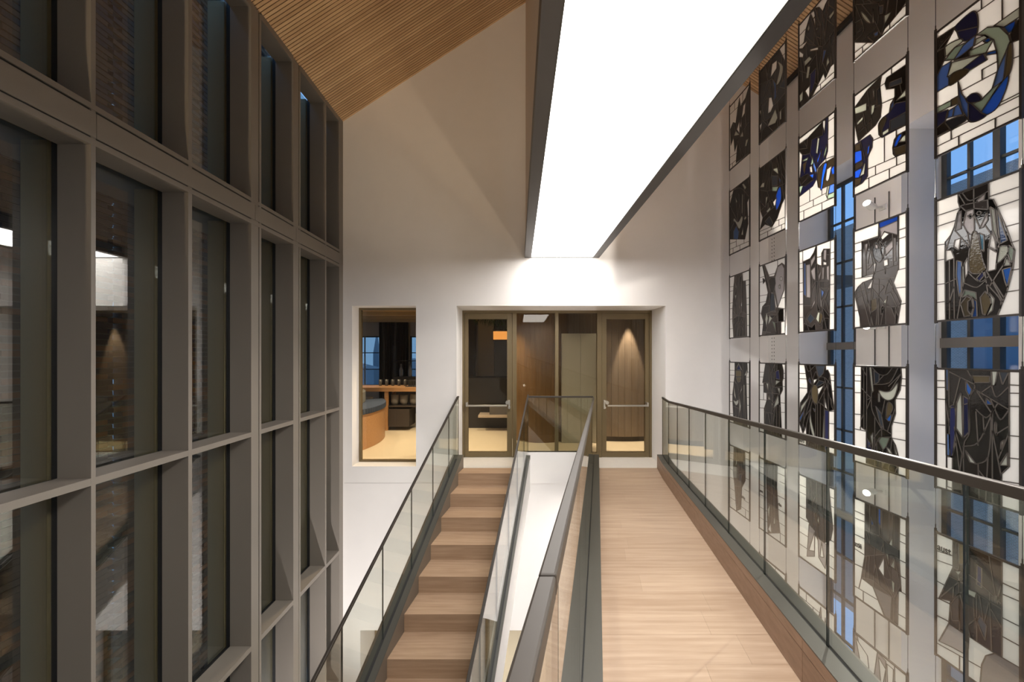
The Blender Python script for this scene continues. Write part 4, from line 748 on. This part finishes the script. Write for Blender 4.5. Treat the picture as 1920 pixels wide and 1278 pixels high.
 'c5r2':([('K',(0,956,262,943,211,903,116,838,0,856)),('N',(253,942,439,961,516,934,544,860,524,759,424,759,328,808,278,893)),('S',(116,838,311,820,352,784,245,781,125,759)),('G',(108,734,253,778,424,754,360,751,237,690)),('M',(237,690,360,751,516,763,486,696,328,682)),('K',(328,682,486,696,439,634,245,681)),('K',(0,845,116,838,125,759,108,734,63,698,9,643,0,646)),('M',(63,698,203,693,160,593,194,515,0,519,0,646)),('S',(211,679,591,589,360,565,151,591)),('N',(360,575,606,593,650,524,424,528)),('O',(203,587,360,570,432,525,303,504,177,511)),('G',(439,675,721,644,635,580,439,634)),('S',(501,689,516,732,621,715,664,685)),('B',(606,677,664,680,700,654,650,647)),('B',(635,580,756,551,756,527,650,559)),('G',(524,759,650,760,790,704,884,603,910,535,871,515,770,411,763,524,721,639,621,715)),('B',(831,680,962,673,943,613,878,615)),('K',(897,597,975,662,1000,664,1000,522,917,537)),('S',(728,738,1000,742,1000,678,831,680)),('O',(871,515,917,537,926,407,884,322,831,315)),('M',(770,411,871,515,831,315,804,297,707,296)),('B',(884,322,858,238,763,140,635,127,577,167,804,297)),('G',(439,282,591,261,707,296,804,306,577,167)),('N',(424,293,577,167,635,122,516,118,424,160)),('M',(295,497,344,384,424,293,424,160,344,259,303,379)),('N',(400,327,470,342,547,313,584,254,439,282)),('G',(0,392,203,384,203,341,0,348)),('O',(203,389,295,387,303,326,203,336)),('N',(0,348,160,325,125,250,0,227)),('M',(160,314,245,316,220,250,143,261)),('M',(245,316,303,321,360,223,220,250)),('D',(99,238,344,218,400,168,278,156,194,152)),('K',(0,227,108,246,194,158,0,160))],[(584,1000,584,935),(524,925,817,919),(817,995,817,757),(0,77,1000,69),(203,160,203,75),(303,75,303,2),(742,90,742,0),(0,151,1000,142),(777,164,1000,160),(923,422,1000,412),(591,500,591,410),(344,410,763,395),(577,476,763,467)],[(278,893,524,819),(871,675,923,622),(9,852,211,903)],0),
 'c5r3':([('K',(296,996,667,998,670,878,719,863,753,809,859,630,916,511,950,451,929,319,865,161,766,2,127,0,117,490,122,641,198,686,247,750,288,845,320,879,296,935)),('P',(288,845,335,855,335,714,255,708)),('P',(398,838,489,842,500,685,489,645,444,650,403,682,362,739)),('P',(649,783,563,674,606,676,659,723)),('Q',(320,899,656,872,663,799,489,842,390,844)),('P',(526,895,628,931,614,881,541,877)),('K',(418,799,449,808,479,785,452,771)),('K',(523,798,556,809,588,790,556,774)),('M',(753,799,872,536,793,521,766,703)),('S',(684,814,732,785,773,515,712,638)),('W',(698,631,739,558,753,481,670,521)),('T',(556,641,614,617,614,491,578,516)),('O',(467,641,538,637,592,446,628,345,436,368)),('M',(280,468,343,450,335,218,312,170,271,357)),('W',(127,572,206,561,247,493,130,483)),('W',(255,636,328,639,304,547,239,587)),('W',(375,426,421,480,421,350,383,314)),('W',(663,513,766,460,746,341,656,337)),('S',(343,409,372,416,378,295,351,237)),('S',(793,503,878,490,872,440,766,385,773,450)),('G',(884,498,942,462,929,382,910,366,878,435)),('S',(833,358,859,419,910,353)),('B',(819,332,916,338,872,197,846,246)),('N',(526,299,606,348,614,309,556,271)),('G',(375,225,519,192,526,133,421,181,343,167)),('O',(328,118,406,172,467,147,489,76,452,19,375,14)),('K',(421,131,467,147,489,76,459,19,418,61)),('B',(482,156,526,123,534,5,467,4,497,76)),('S',(670,179,732,126,712,43,642,9,698,91)),('O',(570,149,628,192,684,139,698,91,642,13,599,21))],[(0,880,320,879),(0,789,263,793),(0,634,147,622),(0,505,127,501),(0,302,127,300),(0,152,127,153),(670,893,1000,891),(759,798,1000,802),(846,637,1000,636),(910,514,1000,516),(923,315,1000,315),(859,166,1000,167)],[(642,344,826,100),(628,317,656,189),(181,461,184,0),(242,473,247,0),(406,372,556,271,656,294),(390,273,526,230,628,269),(497,841,494,951),(375,968,452,911,628,931),(766,2,806,101,684,215),(698,242,859,391),(130,300,247,319),(181,139,242,257)],16),
 'c5r4':([('K',(123,1000,892,1000,892,308,811,241,811,0,221,0,221,284,137,284)),('M',(126,1000,166,1000,163,824,135,832)),('M',(142,463,180,463,186,287,144,285)),('S',(335,824,358,451,269,524,275,728)),('B',(394,917,470,846,439,792,400,835)),('S',(699,999,767,1000,739,892,701,891)),('D',(783,996,887,997,822,899)),('B',(640,791,710,748,640,744)),('S',(806,475,844,498,800,406)),('S',(789,302,874,405,874,312)),('S',(387,359,520,269,445,273)),('W',(144,272,221,280,221,23,144,25)),('S',(739,620,755,606,755,514,735,550)),('O',(470,956,681,960,681,913,495,904)),('N',(186,670,255,684,262,532,228,315,186,309)),('N',(362,792,426,770,432,509,362,451))],[(0,902,120,905),(0,844,123,849),(4,746,132,749),(7,525,137,534),(10,369,143,372),(140,272,140,7),(7,95,140,102),(892,903,1000,904),(892,843,1000,847),(895,747,1000,753),(895,534,1000,539),(895,371,1000,378),(811,189,1000,203)],[(413,1000,508,872,432,763,439,510,368,385,375,22),(173,989,186,309),(180,679,381,726),(557,834,811,747),(557,818,710,895),(520,695,640,642,733,719),(733,719,800,641,876,707),(520,679,545,417),(381,391,545,441,687,646),(520,269,664,348,699,647),(710,586,710,38),(545,273,557,4),(248,531,342,32),(605,639,617,514),(710,872,755,805,860,870),(269,956,432,910),(876,595,755,530),(876,528,778,350)],12),
 'c5r5':([('K',(228,999,813,996,813,302,173,316,195,504,35,470,228,780)),('S',(250,760,346,788,303,737)),('S',(367,665,529,679,509,629,356,636)),('D',(568,518,644,473,625,356,529,467)),('O',(303,998,429,996,429,863,303,828)),('Q',(195,477,303,593,314,388,217,352)),('P',(35,119,173,316,429,304,408,155,217,140)),('S',(398,291,429,291,424,213)),('P',(568,0,587,157,635,245,736,305,1000,313,1000,34,772,0)),('S',(736,733,763,729,763,670,740,674)),('N',(529,890,587,881,587,734,529,741))],[(0,854,228,873),(0,778,228,794),(0,604,128,603),(0,465,195,477),(0,319,173,329),(0,90,587,133),(314,115,314,37),(813,844,1000,844),(813,763,1000,771),(813,594,1000,598),(813,459,1000,464)],[(228,780,489,779,813,687),(195,504,429,659,813,652),(303,828,314,388),(529,641,529,293),(681,667,700,314),(260,698,429,697),(346,542,429,354),(35,470,346,723)],10),
 'c5r6':([('P',(300,0,320,500,420,760,700,900,1000,700,1000,0)),('Q',(480,0,500,400,700,600,900,400,900,0))],[(0,860,1000,860),(300,860,300,1000),(0,640,360,640),(0,420,320,420),(0,200,310,200)],[(700,900,700,0),(420,760,520,0)],3),
}

XP = 2.90; PWD = 0.413; COLY = [4.687, 4.109, 3.531, 2.953, 2.375]
ROWZ = {1: (4.15, 5.02), 2: (2.985, 3.855), 3: (1.845, 2.69), 4: (0.70, 1.53), 5: (-0.46, 0.395), 6: (-1.62, -0.766)}
def inside(p, poly):
    x, y = p; c = False; n = len(poly)
    for i in range(n):
        x1, y1 = poly[i]; x2, y2 = poly[(i + 1) % n]
        if (y1 > y) != (y2 > y) and x < (x2 - x1) * (y - y1) / (y2 - y1) + x1: c = not c
    return c
def seg_cuts(a, b, edges):
    ts = [0.0, 1.0]; ax, ay = a; dx, dy = b[0] - ax, b[1] - ay
    for (c, d) in edges:
        ex, ey = d[0] - c[0], d[1] - c[1]; den = dx * ey - dy * ex
        if abs(den) < 1e-9: continue
        t = ((c[0] - ax) * ey - (c[1] - ay) * ex) / den; u = ((c[0] - ax) * dy - (c[1] - ay) * dx) / den
        if 0 < t < 1 and -1e-6 <= u <= 1 + 1e-6: ts.append(t)
    return sorted(ts)
DARK = 'KQDNO'
def smooth(pl, closed):
    """Catmull-Rom through the points"""
    n = len(pl); out = []
    rng = range(n) if closed else range(n - 1)
    for i in rng:
        p1, p2 = pl[i], pl[(i + 1) % n]
        p0 = pl[i - 1] if closed or i > 0 else p1; p3 = pl[(i + 2) % n] if closed or i + 2 < n else p2
        for k in range(4):
            t = k / 4.0; a, b, c, d = -t * (1 - t) ** 2 / 2, 1 + t * t * (3 * t - 5) / 2, t * (1 + 4 * t - 3 * t * t) / 2, -t * t * (1 - t) / 2
            out.append(tuple(min(1, max(0, a * p0[j] + b * p1[j] + c * p2[j] + d * p3[j])) for j in (0, 1)))
    if not closed: out.append(pl[-1])
    return out
def build_panel(key, label):
    figs, bricks, lines, nr = DESIGNS[key]
    ci = int(key[1]) - 1; ri = int(key[3]); z0, z1 = ROWZ[ri]; H = z1 - z0
    FB = 0.010
    gw, gh = PWD - 2 * FB, H - 2 * FB
    pr = lambda fl: [(fl[i] / 1000.0, fl[i + 1] / 1000.0) for i in range(0, len(fl), 2)]
    F = [(c, smooth(pr(p), True) if c in 'SONDBT' and len(p) >= 10 and min(p) > 15 and max(p) < 985 else pr(p)) for c, p in figs]
    def colour(p):
        c = None
        for k, poly in F:
            if inside(p, poly): c = k
        return c
    edges = [((0, 0), (1, 0)), ((1, 0), (1, 1)), ((1, 1), (0, 1)), ((0, 1), (0, 0))]
    fe = []
    for n_, (c, poly) in enumerate(F):
        later = F[n_ + 1:]
        es = [(poly[i], poly[(i + 1) % len(poly)]) for i in range(len(poly))]
        le = [(q[i], q[(i + 1) % len(q)]) for _, q in later for i in range(len(q))]
        for a, b in es:
            if a == b: continue
            ts = seg_cuts(a, b, le)
            for t0, t1 in zip(ts, ts[1:]):
                if t1 - t0 < 1e-6: continue
                m_ = (a[0] + (b[0] - a[0]) * (t0 + t1) / 2, a[1] + (b[1] - a[1]) * (t0 + t1) / 2)
                if any(inside(m_, q) for _, q in later): continue
                fe.append(((a[0] + (b[0] - a[0]) * t0, a[1] + (b[1] - a[1]) * t0), (a[0] + (b[0] - a[0]) * t1, a[1] + (b[1] - a[1]) * t1)))
    edges += fe
    def clip(a, b, ok, base):
        ts = seg_cuts(a, b, base); out = []
        for t0, t1 in zip(ts, ts[1:]):
            if t1 - t0 < 1e-6: continue
            m_ = (a[0] + (b[0] - a[0]) * (t0 + t1) / 2, a[1] + (b[1] - a[1]) * (t0 + t1) / 2)
            if ok(colour(m_)): out.append(((a[0] + (b[0] - a[0]) * t0, a[1] + (b[1] - a[1]) * t0), (a[0] + (b[0] - a[0]) * t1, a[1] + (b[1] - a[1]) * t1)))
        return out
    extra = []
    B0 = [((q[0] / 1000, q[1] / 1000), (q[2] / 1000, q[3] / 1000)) for q in bricks]
    def snap(k):
        """pull the loose ends of a brick joint to the next joint, figure or edge"""
        a, b = B0[k]; dx, dy = b[0] - a[0], b[1] - a[1]; ln = math.hypot(dx, dy); lo, hi = 0.0, 1.0; c0, c1 = 9, 9
        for (c, d) in edges[:4] + fe + B0[:k] + B0[k + 1:]:
            ex, ey = d[0] - c[0], d[1] - c[1]; den = dx * ey - dy * ex
            if abs(den) < 1e-9: continue
            t = ((c[0] - a[0]) * ey - (c[1] - a[1]) * ex) / den; u = ((c[0] - a[0]) * dy - (c[1] - a[1]) * dx) / den
            if not -0.03 <= u <= 1.03: continue
            if abs(t) < c0 and t < 0.5: c0, lo = abs(t), t
            if abs(t - 1) < c1 and t > 0.5: c1, hi = abs(t - 1), t
        if c0 * ln > 0.09: lo = 0.0
        if c1 * ln > 0.09: hi = 1.0
        return (a[0] + dx * lo, a[1] + dy * lo), (a[0] + dx * hi, a[1] + dy * hi)
    bricks = [sum(snap(k), ()) for k in range(len(B0))]
    bricks = [tuple(1000 * v_ for v_ in q) for q in bricks]
    for q in bricks:
        extra += clip((q[0] / 1000, q[1] / 1000), (q[2] / 1000, q[3] / 1000), lambda c: c is None, fe)
    def reach(p, d, segs):
        """distance from p along d to the nearest edge"""
        best = 9.0
        for (c, e) in segs:
            ex, ey = e[0] - c[0], e[1] - c[1]; den = d[0] * ey - d[1] * ex
            if abs(den) < 1e-9: continue
            t = ((c[0] - p[0]) * ey - (c[1] - p[1]) * ex) / den; u = ((c[0] - p[0]) * d[1] - (c[1] - p[1]) * d[0]) / den
            if t > 1e-4 and -1e-6 <= u <= 1 + 1e-6: best = min(best, t)
        return best
    for l in lines:
        pl = pr(l)
        if len(pl) > 2: pl = smooth(pl, False)
        for end in (0, -1):
            p, q = pl[end], pl[1 if end == 0 else -2]; d = (p[0] - q[0], p[1] - q[1]); n_ = math.hypot(*d) or 1; d = (d[0] / n_, d[1] / n_)
            t = reach(p, d, edges + extra)
            if t < 0.10: pl[end] = (p[0] + d[0] * (t + 1e-3), p[1] + d[1] * (t + 1e-3))
        for a, b in zip(pl, pl[1:]): extra += clip(a, b, lambda c: c is not None and c in DARK, fe)
    rnd = random.Random(key)
    for _ in range(nr):
        for _t in range(30):
            p = (rnd.random(), rnd.random())
            if colour(p) in ('K', 'Q'): break
        else: continue
        an = rnd.uniform(0.5, 2.6); d = (math.cos(an), math.sin(an)); al = edges + extra
        t0, t1 = reach(p, d, al), reach(p, (-d[0], -d[1]), al)
        if t0 + t1 > 0.7 or t0 + t1 < 0.08: continue
        extra.append(((p[0] + d[0] * t0, p[1] + d[1] * t0), (p[0] - d[0] * t1, p[1] - d[1] * t1)))
    edges += extra
    V = []; E = []
    def vid(p):
        V.append(Vector((min(1, max(0, p[0])) * gw, min(1, max(0, p[1])) * gh))); return len(V) - 1
    for a, b in edges:
        i, j = vid(a), vid(b)
        if (V[i] - V[j]).length > 2e-4: E.append((i, j))
    ov, oe, of, _, oo, _ = delaunay_2d_cdt(V, E, [], 1, 8e-4)
    yl = COLY[ci]
    r = root('stained_glass_panel', (XP, yl, z0), label, 'glass panel', 'leaded glass panels hung on cables')
    r.rotation_euler = (0, 0, -math.pi / 2)          # local x runs along the wall towards the viewer
    def lpart(name, mbx, mat):
        me = mbx.mesh(name, mat); o = bpy.data.objects.new(name, me); COL.objects.link(o); o.parent = r; return o
    # frame
    f = MB(); T = 0.008
    f.box(0, FB, -T, T, -0.006, H + .006).box(PWD - FB, PWD, -T, T, -0.006, H + .006).box(FB, PWD - FB, -T, T, 0, FB).box(FB, PWD - FB, -T, T, H - FB, H)
    lpart('frame', f, artframe)
    # panes: triangles joined across every edge that carries no lead
    leaded = {tuple(sorted(e)) for e, o_ in zip(oe, oo) if o_}
    par = list(range(len(of)))
    tc_ = []
    for fc in of:
        g_ = (ov[fc[0]] + ov[fc[1]] + ov[fc[2]]) / 3; tc_.append(colour((g_.x / gw, g_.y / gh)) or 'W')
    def find(i):
        while par[i] != i: par[i] = par[par[i]]; i = par[i]
        return i
    seen = {}
    for k, fc in enumerate(of):
        for i in range(3):
            e = tuple(sorted((fc[i], fc[(i + 1) % 3])))
            if e in leaded: continue
            if e in seen:
                if tc_[k] == tc_[seen[e]]: par[find(k)] = find(seen[e])
                else: leaded.add(e)
            else: seen[e] = k
    groups = {}
    for k in range(len(of)): groups.setdefault(find(k), []).append(of[k])
    for tris in groups.values():
        A = [(abs((ov[t[1]] - ov[t[0]]).cross(ov[t[2]] - ov[t[0]])), t) for t in tris]
        tot = sum(a_ for a_, _ in A) / 2; t = max(A)[1]
        ctr = (ov[t[0]] + ov[t[1]] + ov[t[2]]) / 3
        c = colour((ctr.x / gw, ctr.y / gh)) or 'W'
        ids = sorted({i for t in tris for i in t}); ix = {v_: n_ for n_, v_ in enumerate(ids)}; n_ = len(ids)
        vs_ = [(ov[i].x + FB, -0.002, ov[i].y + FB) for i in ids] + [(ov[i].x + FB, 0.002, ov[i].y + FB) for i in ids]
        cnt = {}; fs_ = []
        for t in tris:
            fs_ += [tuple(ix[i] for i in t), tuple(ix[i] + n_ for i in reversed(t))]
            for i in range(3):
                e = (t[i], t[(i + 1) % 3]); cnt[tuple(sorted(e))] = None if tuple(sorted(e)) in cnt else e
        for e in cnt.values():
            if e: fs_.append((ix[e[1]], ix[e[0]], ix[e[0]] + n_, ix[e[1]] + n_))
        lpart('pane', MB().add(vs_, fs_), GL[c])
    # lead cames
    m = MB()
    for (i, j) in sorted(leaded):
        a = Vector((ov[i].x + FB, 0, ov[i].y + FB)); b = Vector((ov[j].x + FB, 0, ov[j].y + FB))
        if (b - a).length < 1e-4: continue
        d = (b - a).normalized() * 0.0015
        m.beam(a - d, b + d, 0.0085, 0.0058, up=(0, 1, 0)) if False else m.prism([a - d + Vector((-(d.z), -.0042, d.x)) * 1.0 + Vector((-(d.z) * .9, 0, d.x * .9)), a - d - Vector((-(d.z), .0042, d.x)) - Vector((-(d.z) * .9, 0, d.x * .9)), b + d - Vector((-(d.z), .0042, d.x)) - Vector((-(d.z) * .9, 0, d.x * .9)), b + d + Vector((-(d.z), -.0042, d.x)) + Vector((-(d.z) * .9, 0, d.x * .9))], (0, 0.0084, 0))
    lpart('lead_cames', m, lead)
    # cables with clasps up to the panel or rail above
    top = ROWZ[ri - 1][0] if ri > 1 else ceil_z(XP) - 0.0
    for x in (0.002, PWD - 0.002):
        lpart('cable', MB().tube((x, 0, H), (x, 0, top - z0), 0.0016, 6), slot_black)
        lpart('clasp', MB().tube((x, 0, H - .004), (x, 0, H + .022), 0.0065, 8).tube((x, 0, H + .022), (x, 0, H + .05), 0.003, 6), artframe)
    return r
COLN = ['farthest column', 'second column', 'middle column', 'fourth column', 'nearest column']
WHAT = {'c1r1': 'spiky dark star leaves on white bricks', 'c1r2': 'dark faceted mask with pale zigzag', 'c1r3': 'slim smoky tree-like figure between white bricks', 'c1r4': 'dark robed figure with pale crescent collar', 'c1r5': 'dark skirt with the word afrika', 'c1r6': 'lilac leaves under white glass',
 'c2r1': 'dark shell spiral with white eye', 'c2r2': 'dark drop-shaped head with blue streak', 'c2r3': 'smoky figure holding a pale palette shield', 'c2r4': 'dark standing figure with pale triangles', 'c2r5': 'dark skirt with the letters ame and rika', 'c2r6': 'smoky waves under white bricks',
 'c3r1': 'dark thorny leaves with white splinters', 'c3r2': 'navy plume and olive ring on white bricks', 'c3r3': 'smoky organ-pipe figure between white bricks', 'c3r4': 'dark cloaked dancer with the letters euro', 'c3r5': 'dark cloak over lilac feet', 'c3r6': 'slate fish and lilac reeds',
 'c4r1': 'black bird-like form above white corner bricks', 'c4r2': 'black feathers and navy curls on white', 'c4r3': 'smoky crowned torso with blue bar on top', 'c4r4': 'black dress with silver crescent', 'c4r5': 'smoky skirt with the word azië', 'c4r6': 'white leaf shapes on lilac',
 'c5r2': 'navy head and blue ring on white bricks', 'c5r3': 'dark veiled woman with pale face', 'c5r4': 'black robe with silver splinters', 'c5r5': 'black coat with the letters aust', 'c5r6': 'lilac dome under white bricks'}
def lettering(r, txt, u, v, size, H):
    cu = bpy.data.curves.new('lettering', 'FONT'); cu.body = txt; cu.size = size; cu.extrude = 0.0008; cu.offset = size * 0.022
    t = bpy.data.objects.new('tmp_text', cu); COL.objects.link(t); dg = bpy.context.evaluated_depsgraph_get()
    me = bpy.data.meshes.new_from_object(t.evaluated_get(dg)); me.name = 'lettering'; bpy.data.objects.remove(t); bpy.data.curves.remove(cu)
    me.materials.clear(); me.materials.append(slot_black)
    o = bpy.data.objects.new('lettering', me); COL.objects.link(o); o.parent = r
    o.scale = (0.66, 1, 1); o.rotation_euler = (math.pi / 2, 0, 0); o.location = (u * PWD, -0.0055, v * H); o['label'] = 'black lower case lettering reading ' + txt
for key in sorted(DESIGNS):
    ci = int(key[1]) - 1; ri = int(key[3]); lab = 'leaded panel with %s, %s' % (WHAT[key], COLN[ci])
    r = build_panel(key, lab); H = ROWZ[ri][1] - ROWZ[ri][0]
    for k_, txt, u, v, s_ in (('c1r5', 'afrika', .62, .27, .05), ('c2r5', 'ame', .03, .52, .05), ('c2r5', 'rika', .735, .475, .05), ('c3r4', 'euro', .03, .035, .05), ('c4r5', 'azië', .035, .515, .06), ('c5r5', 'aust', .04, .86, .068)):
        if k_ == key: lettering(r, txt, u, v, s_, H)

# ------------------------------------------------------------------ projectors on the pier behind the panels
for i, z in enumerate((3.07, 1.90, 0.28)):
    ceiling_spot('wall_spotlight', (XR - 0.10, 3.36, z), (XR - 1.0, 3.02, z + (0.25, -0.02, -0.02)[i]), ['white can projector on the pier, uppermost of three', 'white can projector on the pier, middle of three', 'white can projector on the pier, lowest of three'][i], (260, 90, 40)[i], 155, 'projectors on the window pier', 0.5, (1, .93, .84), 0.032, 0.11)
    part(bpy.data.objects[[o.name for o in COL.objects if o.name.startswith('wall_spotlight') and o.type == 'EMPTY'][-1]], 'bracket', MB().box(XR - 0.11, XR, 3.352, 3.368, z - .008, z + .008).box(XR - .012, XR, 3.33, 3.39, z - .025, z + .025), MATS['wall_spotlight_white'])
for i, y in enumerate((3.30, 3.43)):
    thing('conduit', MB().tube((XR - .008, y, -2.5), (XR - .008, y, 3.2), 0.004, 6), slot_black, ['thin dark cable running up the pier, nearer one', 'thin dark cable running up the pier, farther one'][i], 'cable')

# ------------------------------------------------------------------ warm floodlights on the rear wall, aimed at ceiling and gable
for i, (x, z, aim, pw, sz) in enumerate(((2.6, -0.8, (-0.8, YW, 4.9), 190, 70), (-2.28, 0.2, (-0.75, YW, 5.9), 570, 46))):
    ceiling_spot('floodlight', (x, YB + 0.12, z), aim, ['warm floodlight on the rear wall by the side windows', 'warm floodlight on the rear wall by the facade'][i], pw, sz, 'rear wall floodlights', 1.0, (1, .77, .50), 0.09, 0.16, 0.10)
for i, (x, y, aim, pw) in enumerate(((-1.5, 1.6, (-1.75, YW, -1.5), 680), (0.2, 2.4, (0.6, YW, -1.5), 300), (2.6, 1.2, (2.9, YW, -0.6), 300))):  # unseen uplights added to brighten the lower end wall
    ceiling_spot('added_uplight', (x, y, ZL + 0.005), aim, ['added unseen uplight between facade and stair in the lower hall', 'added unseen uplight below the stair void', 'added unseen uplight below the hanging panels'][i], pw, (54, 80, 80)[i], 'added fill lights in the lower hall', 1.0, (1, .95, .92), 0.07, 0.1, 0.05)
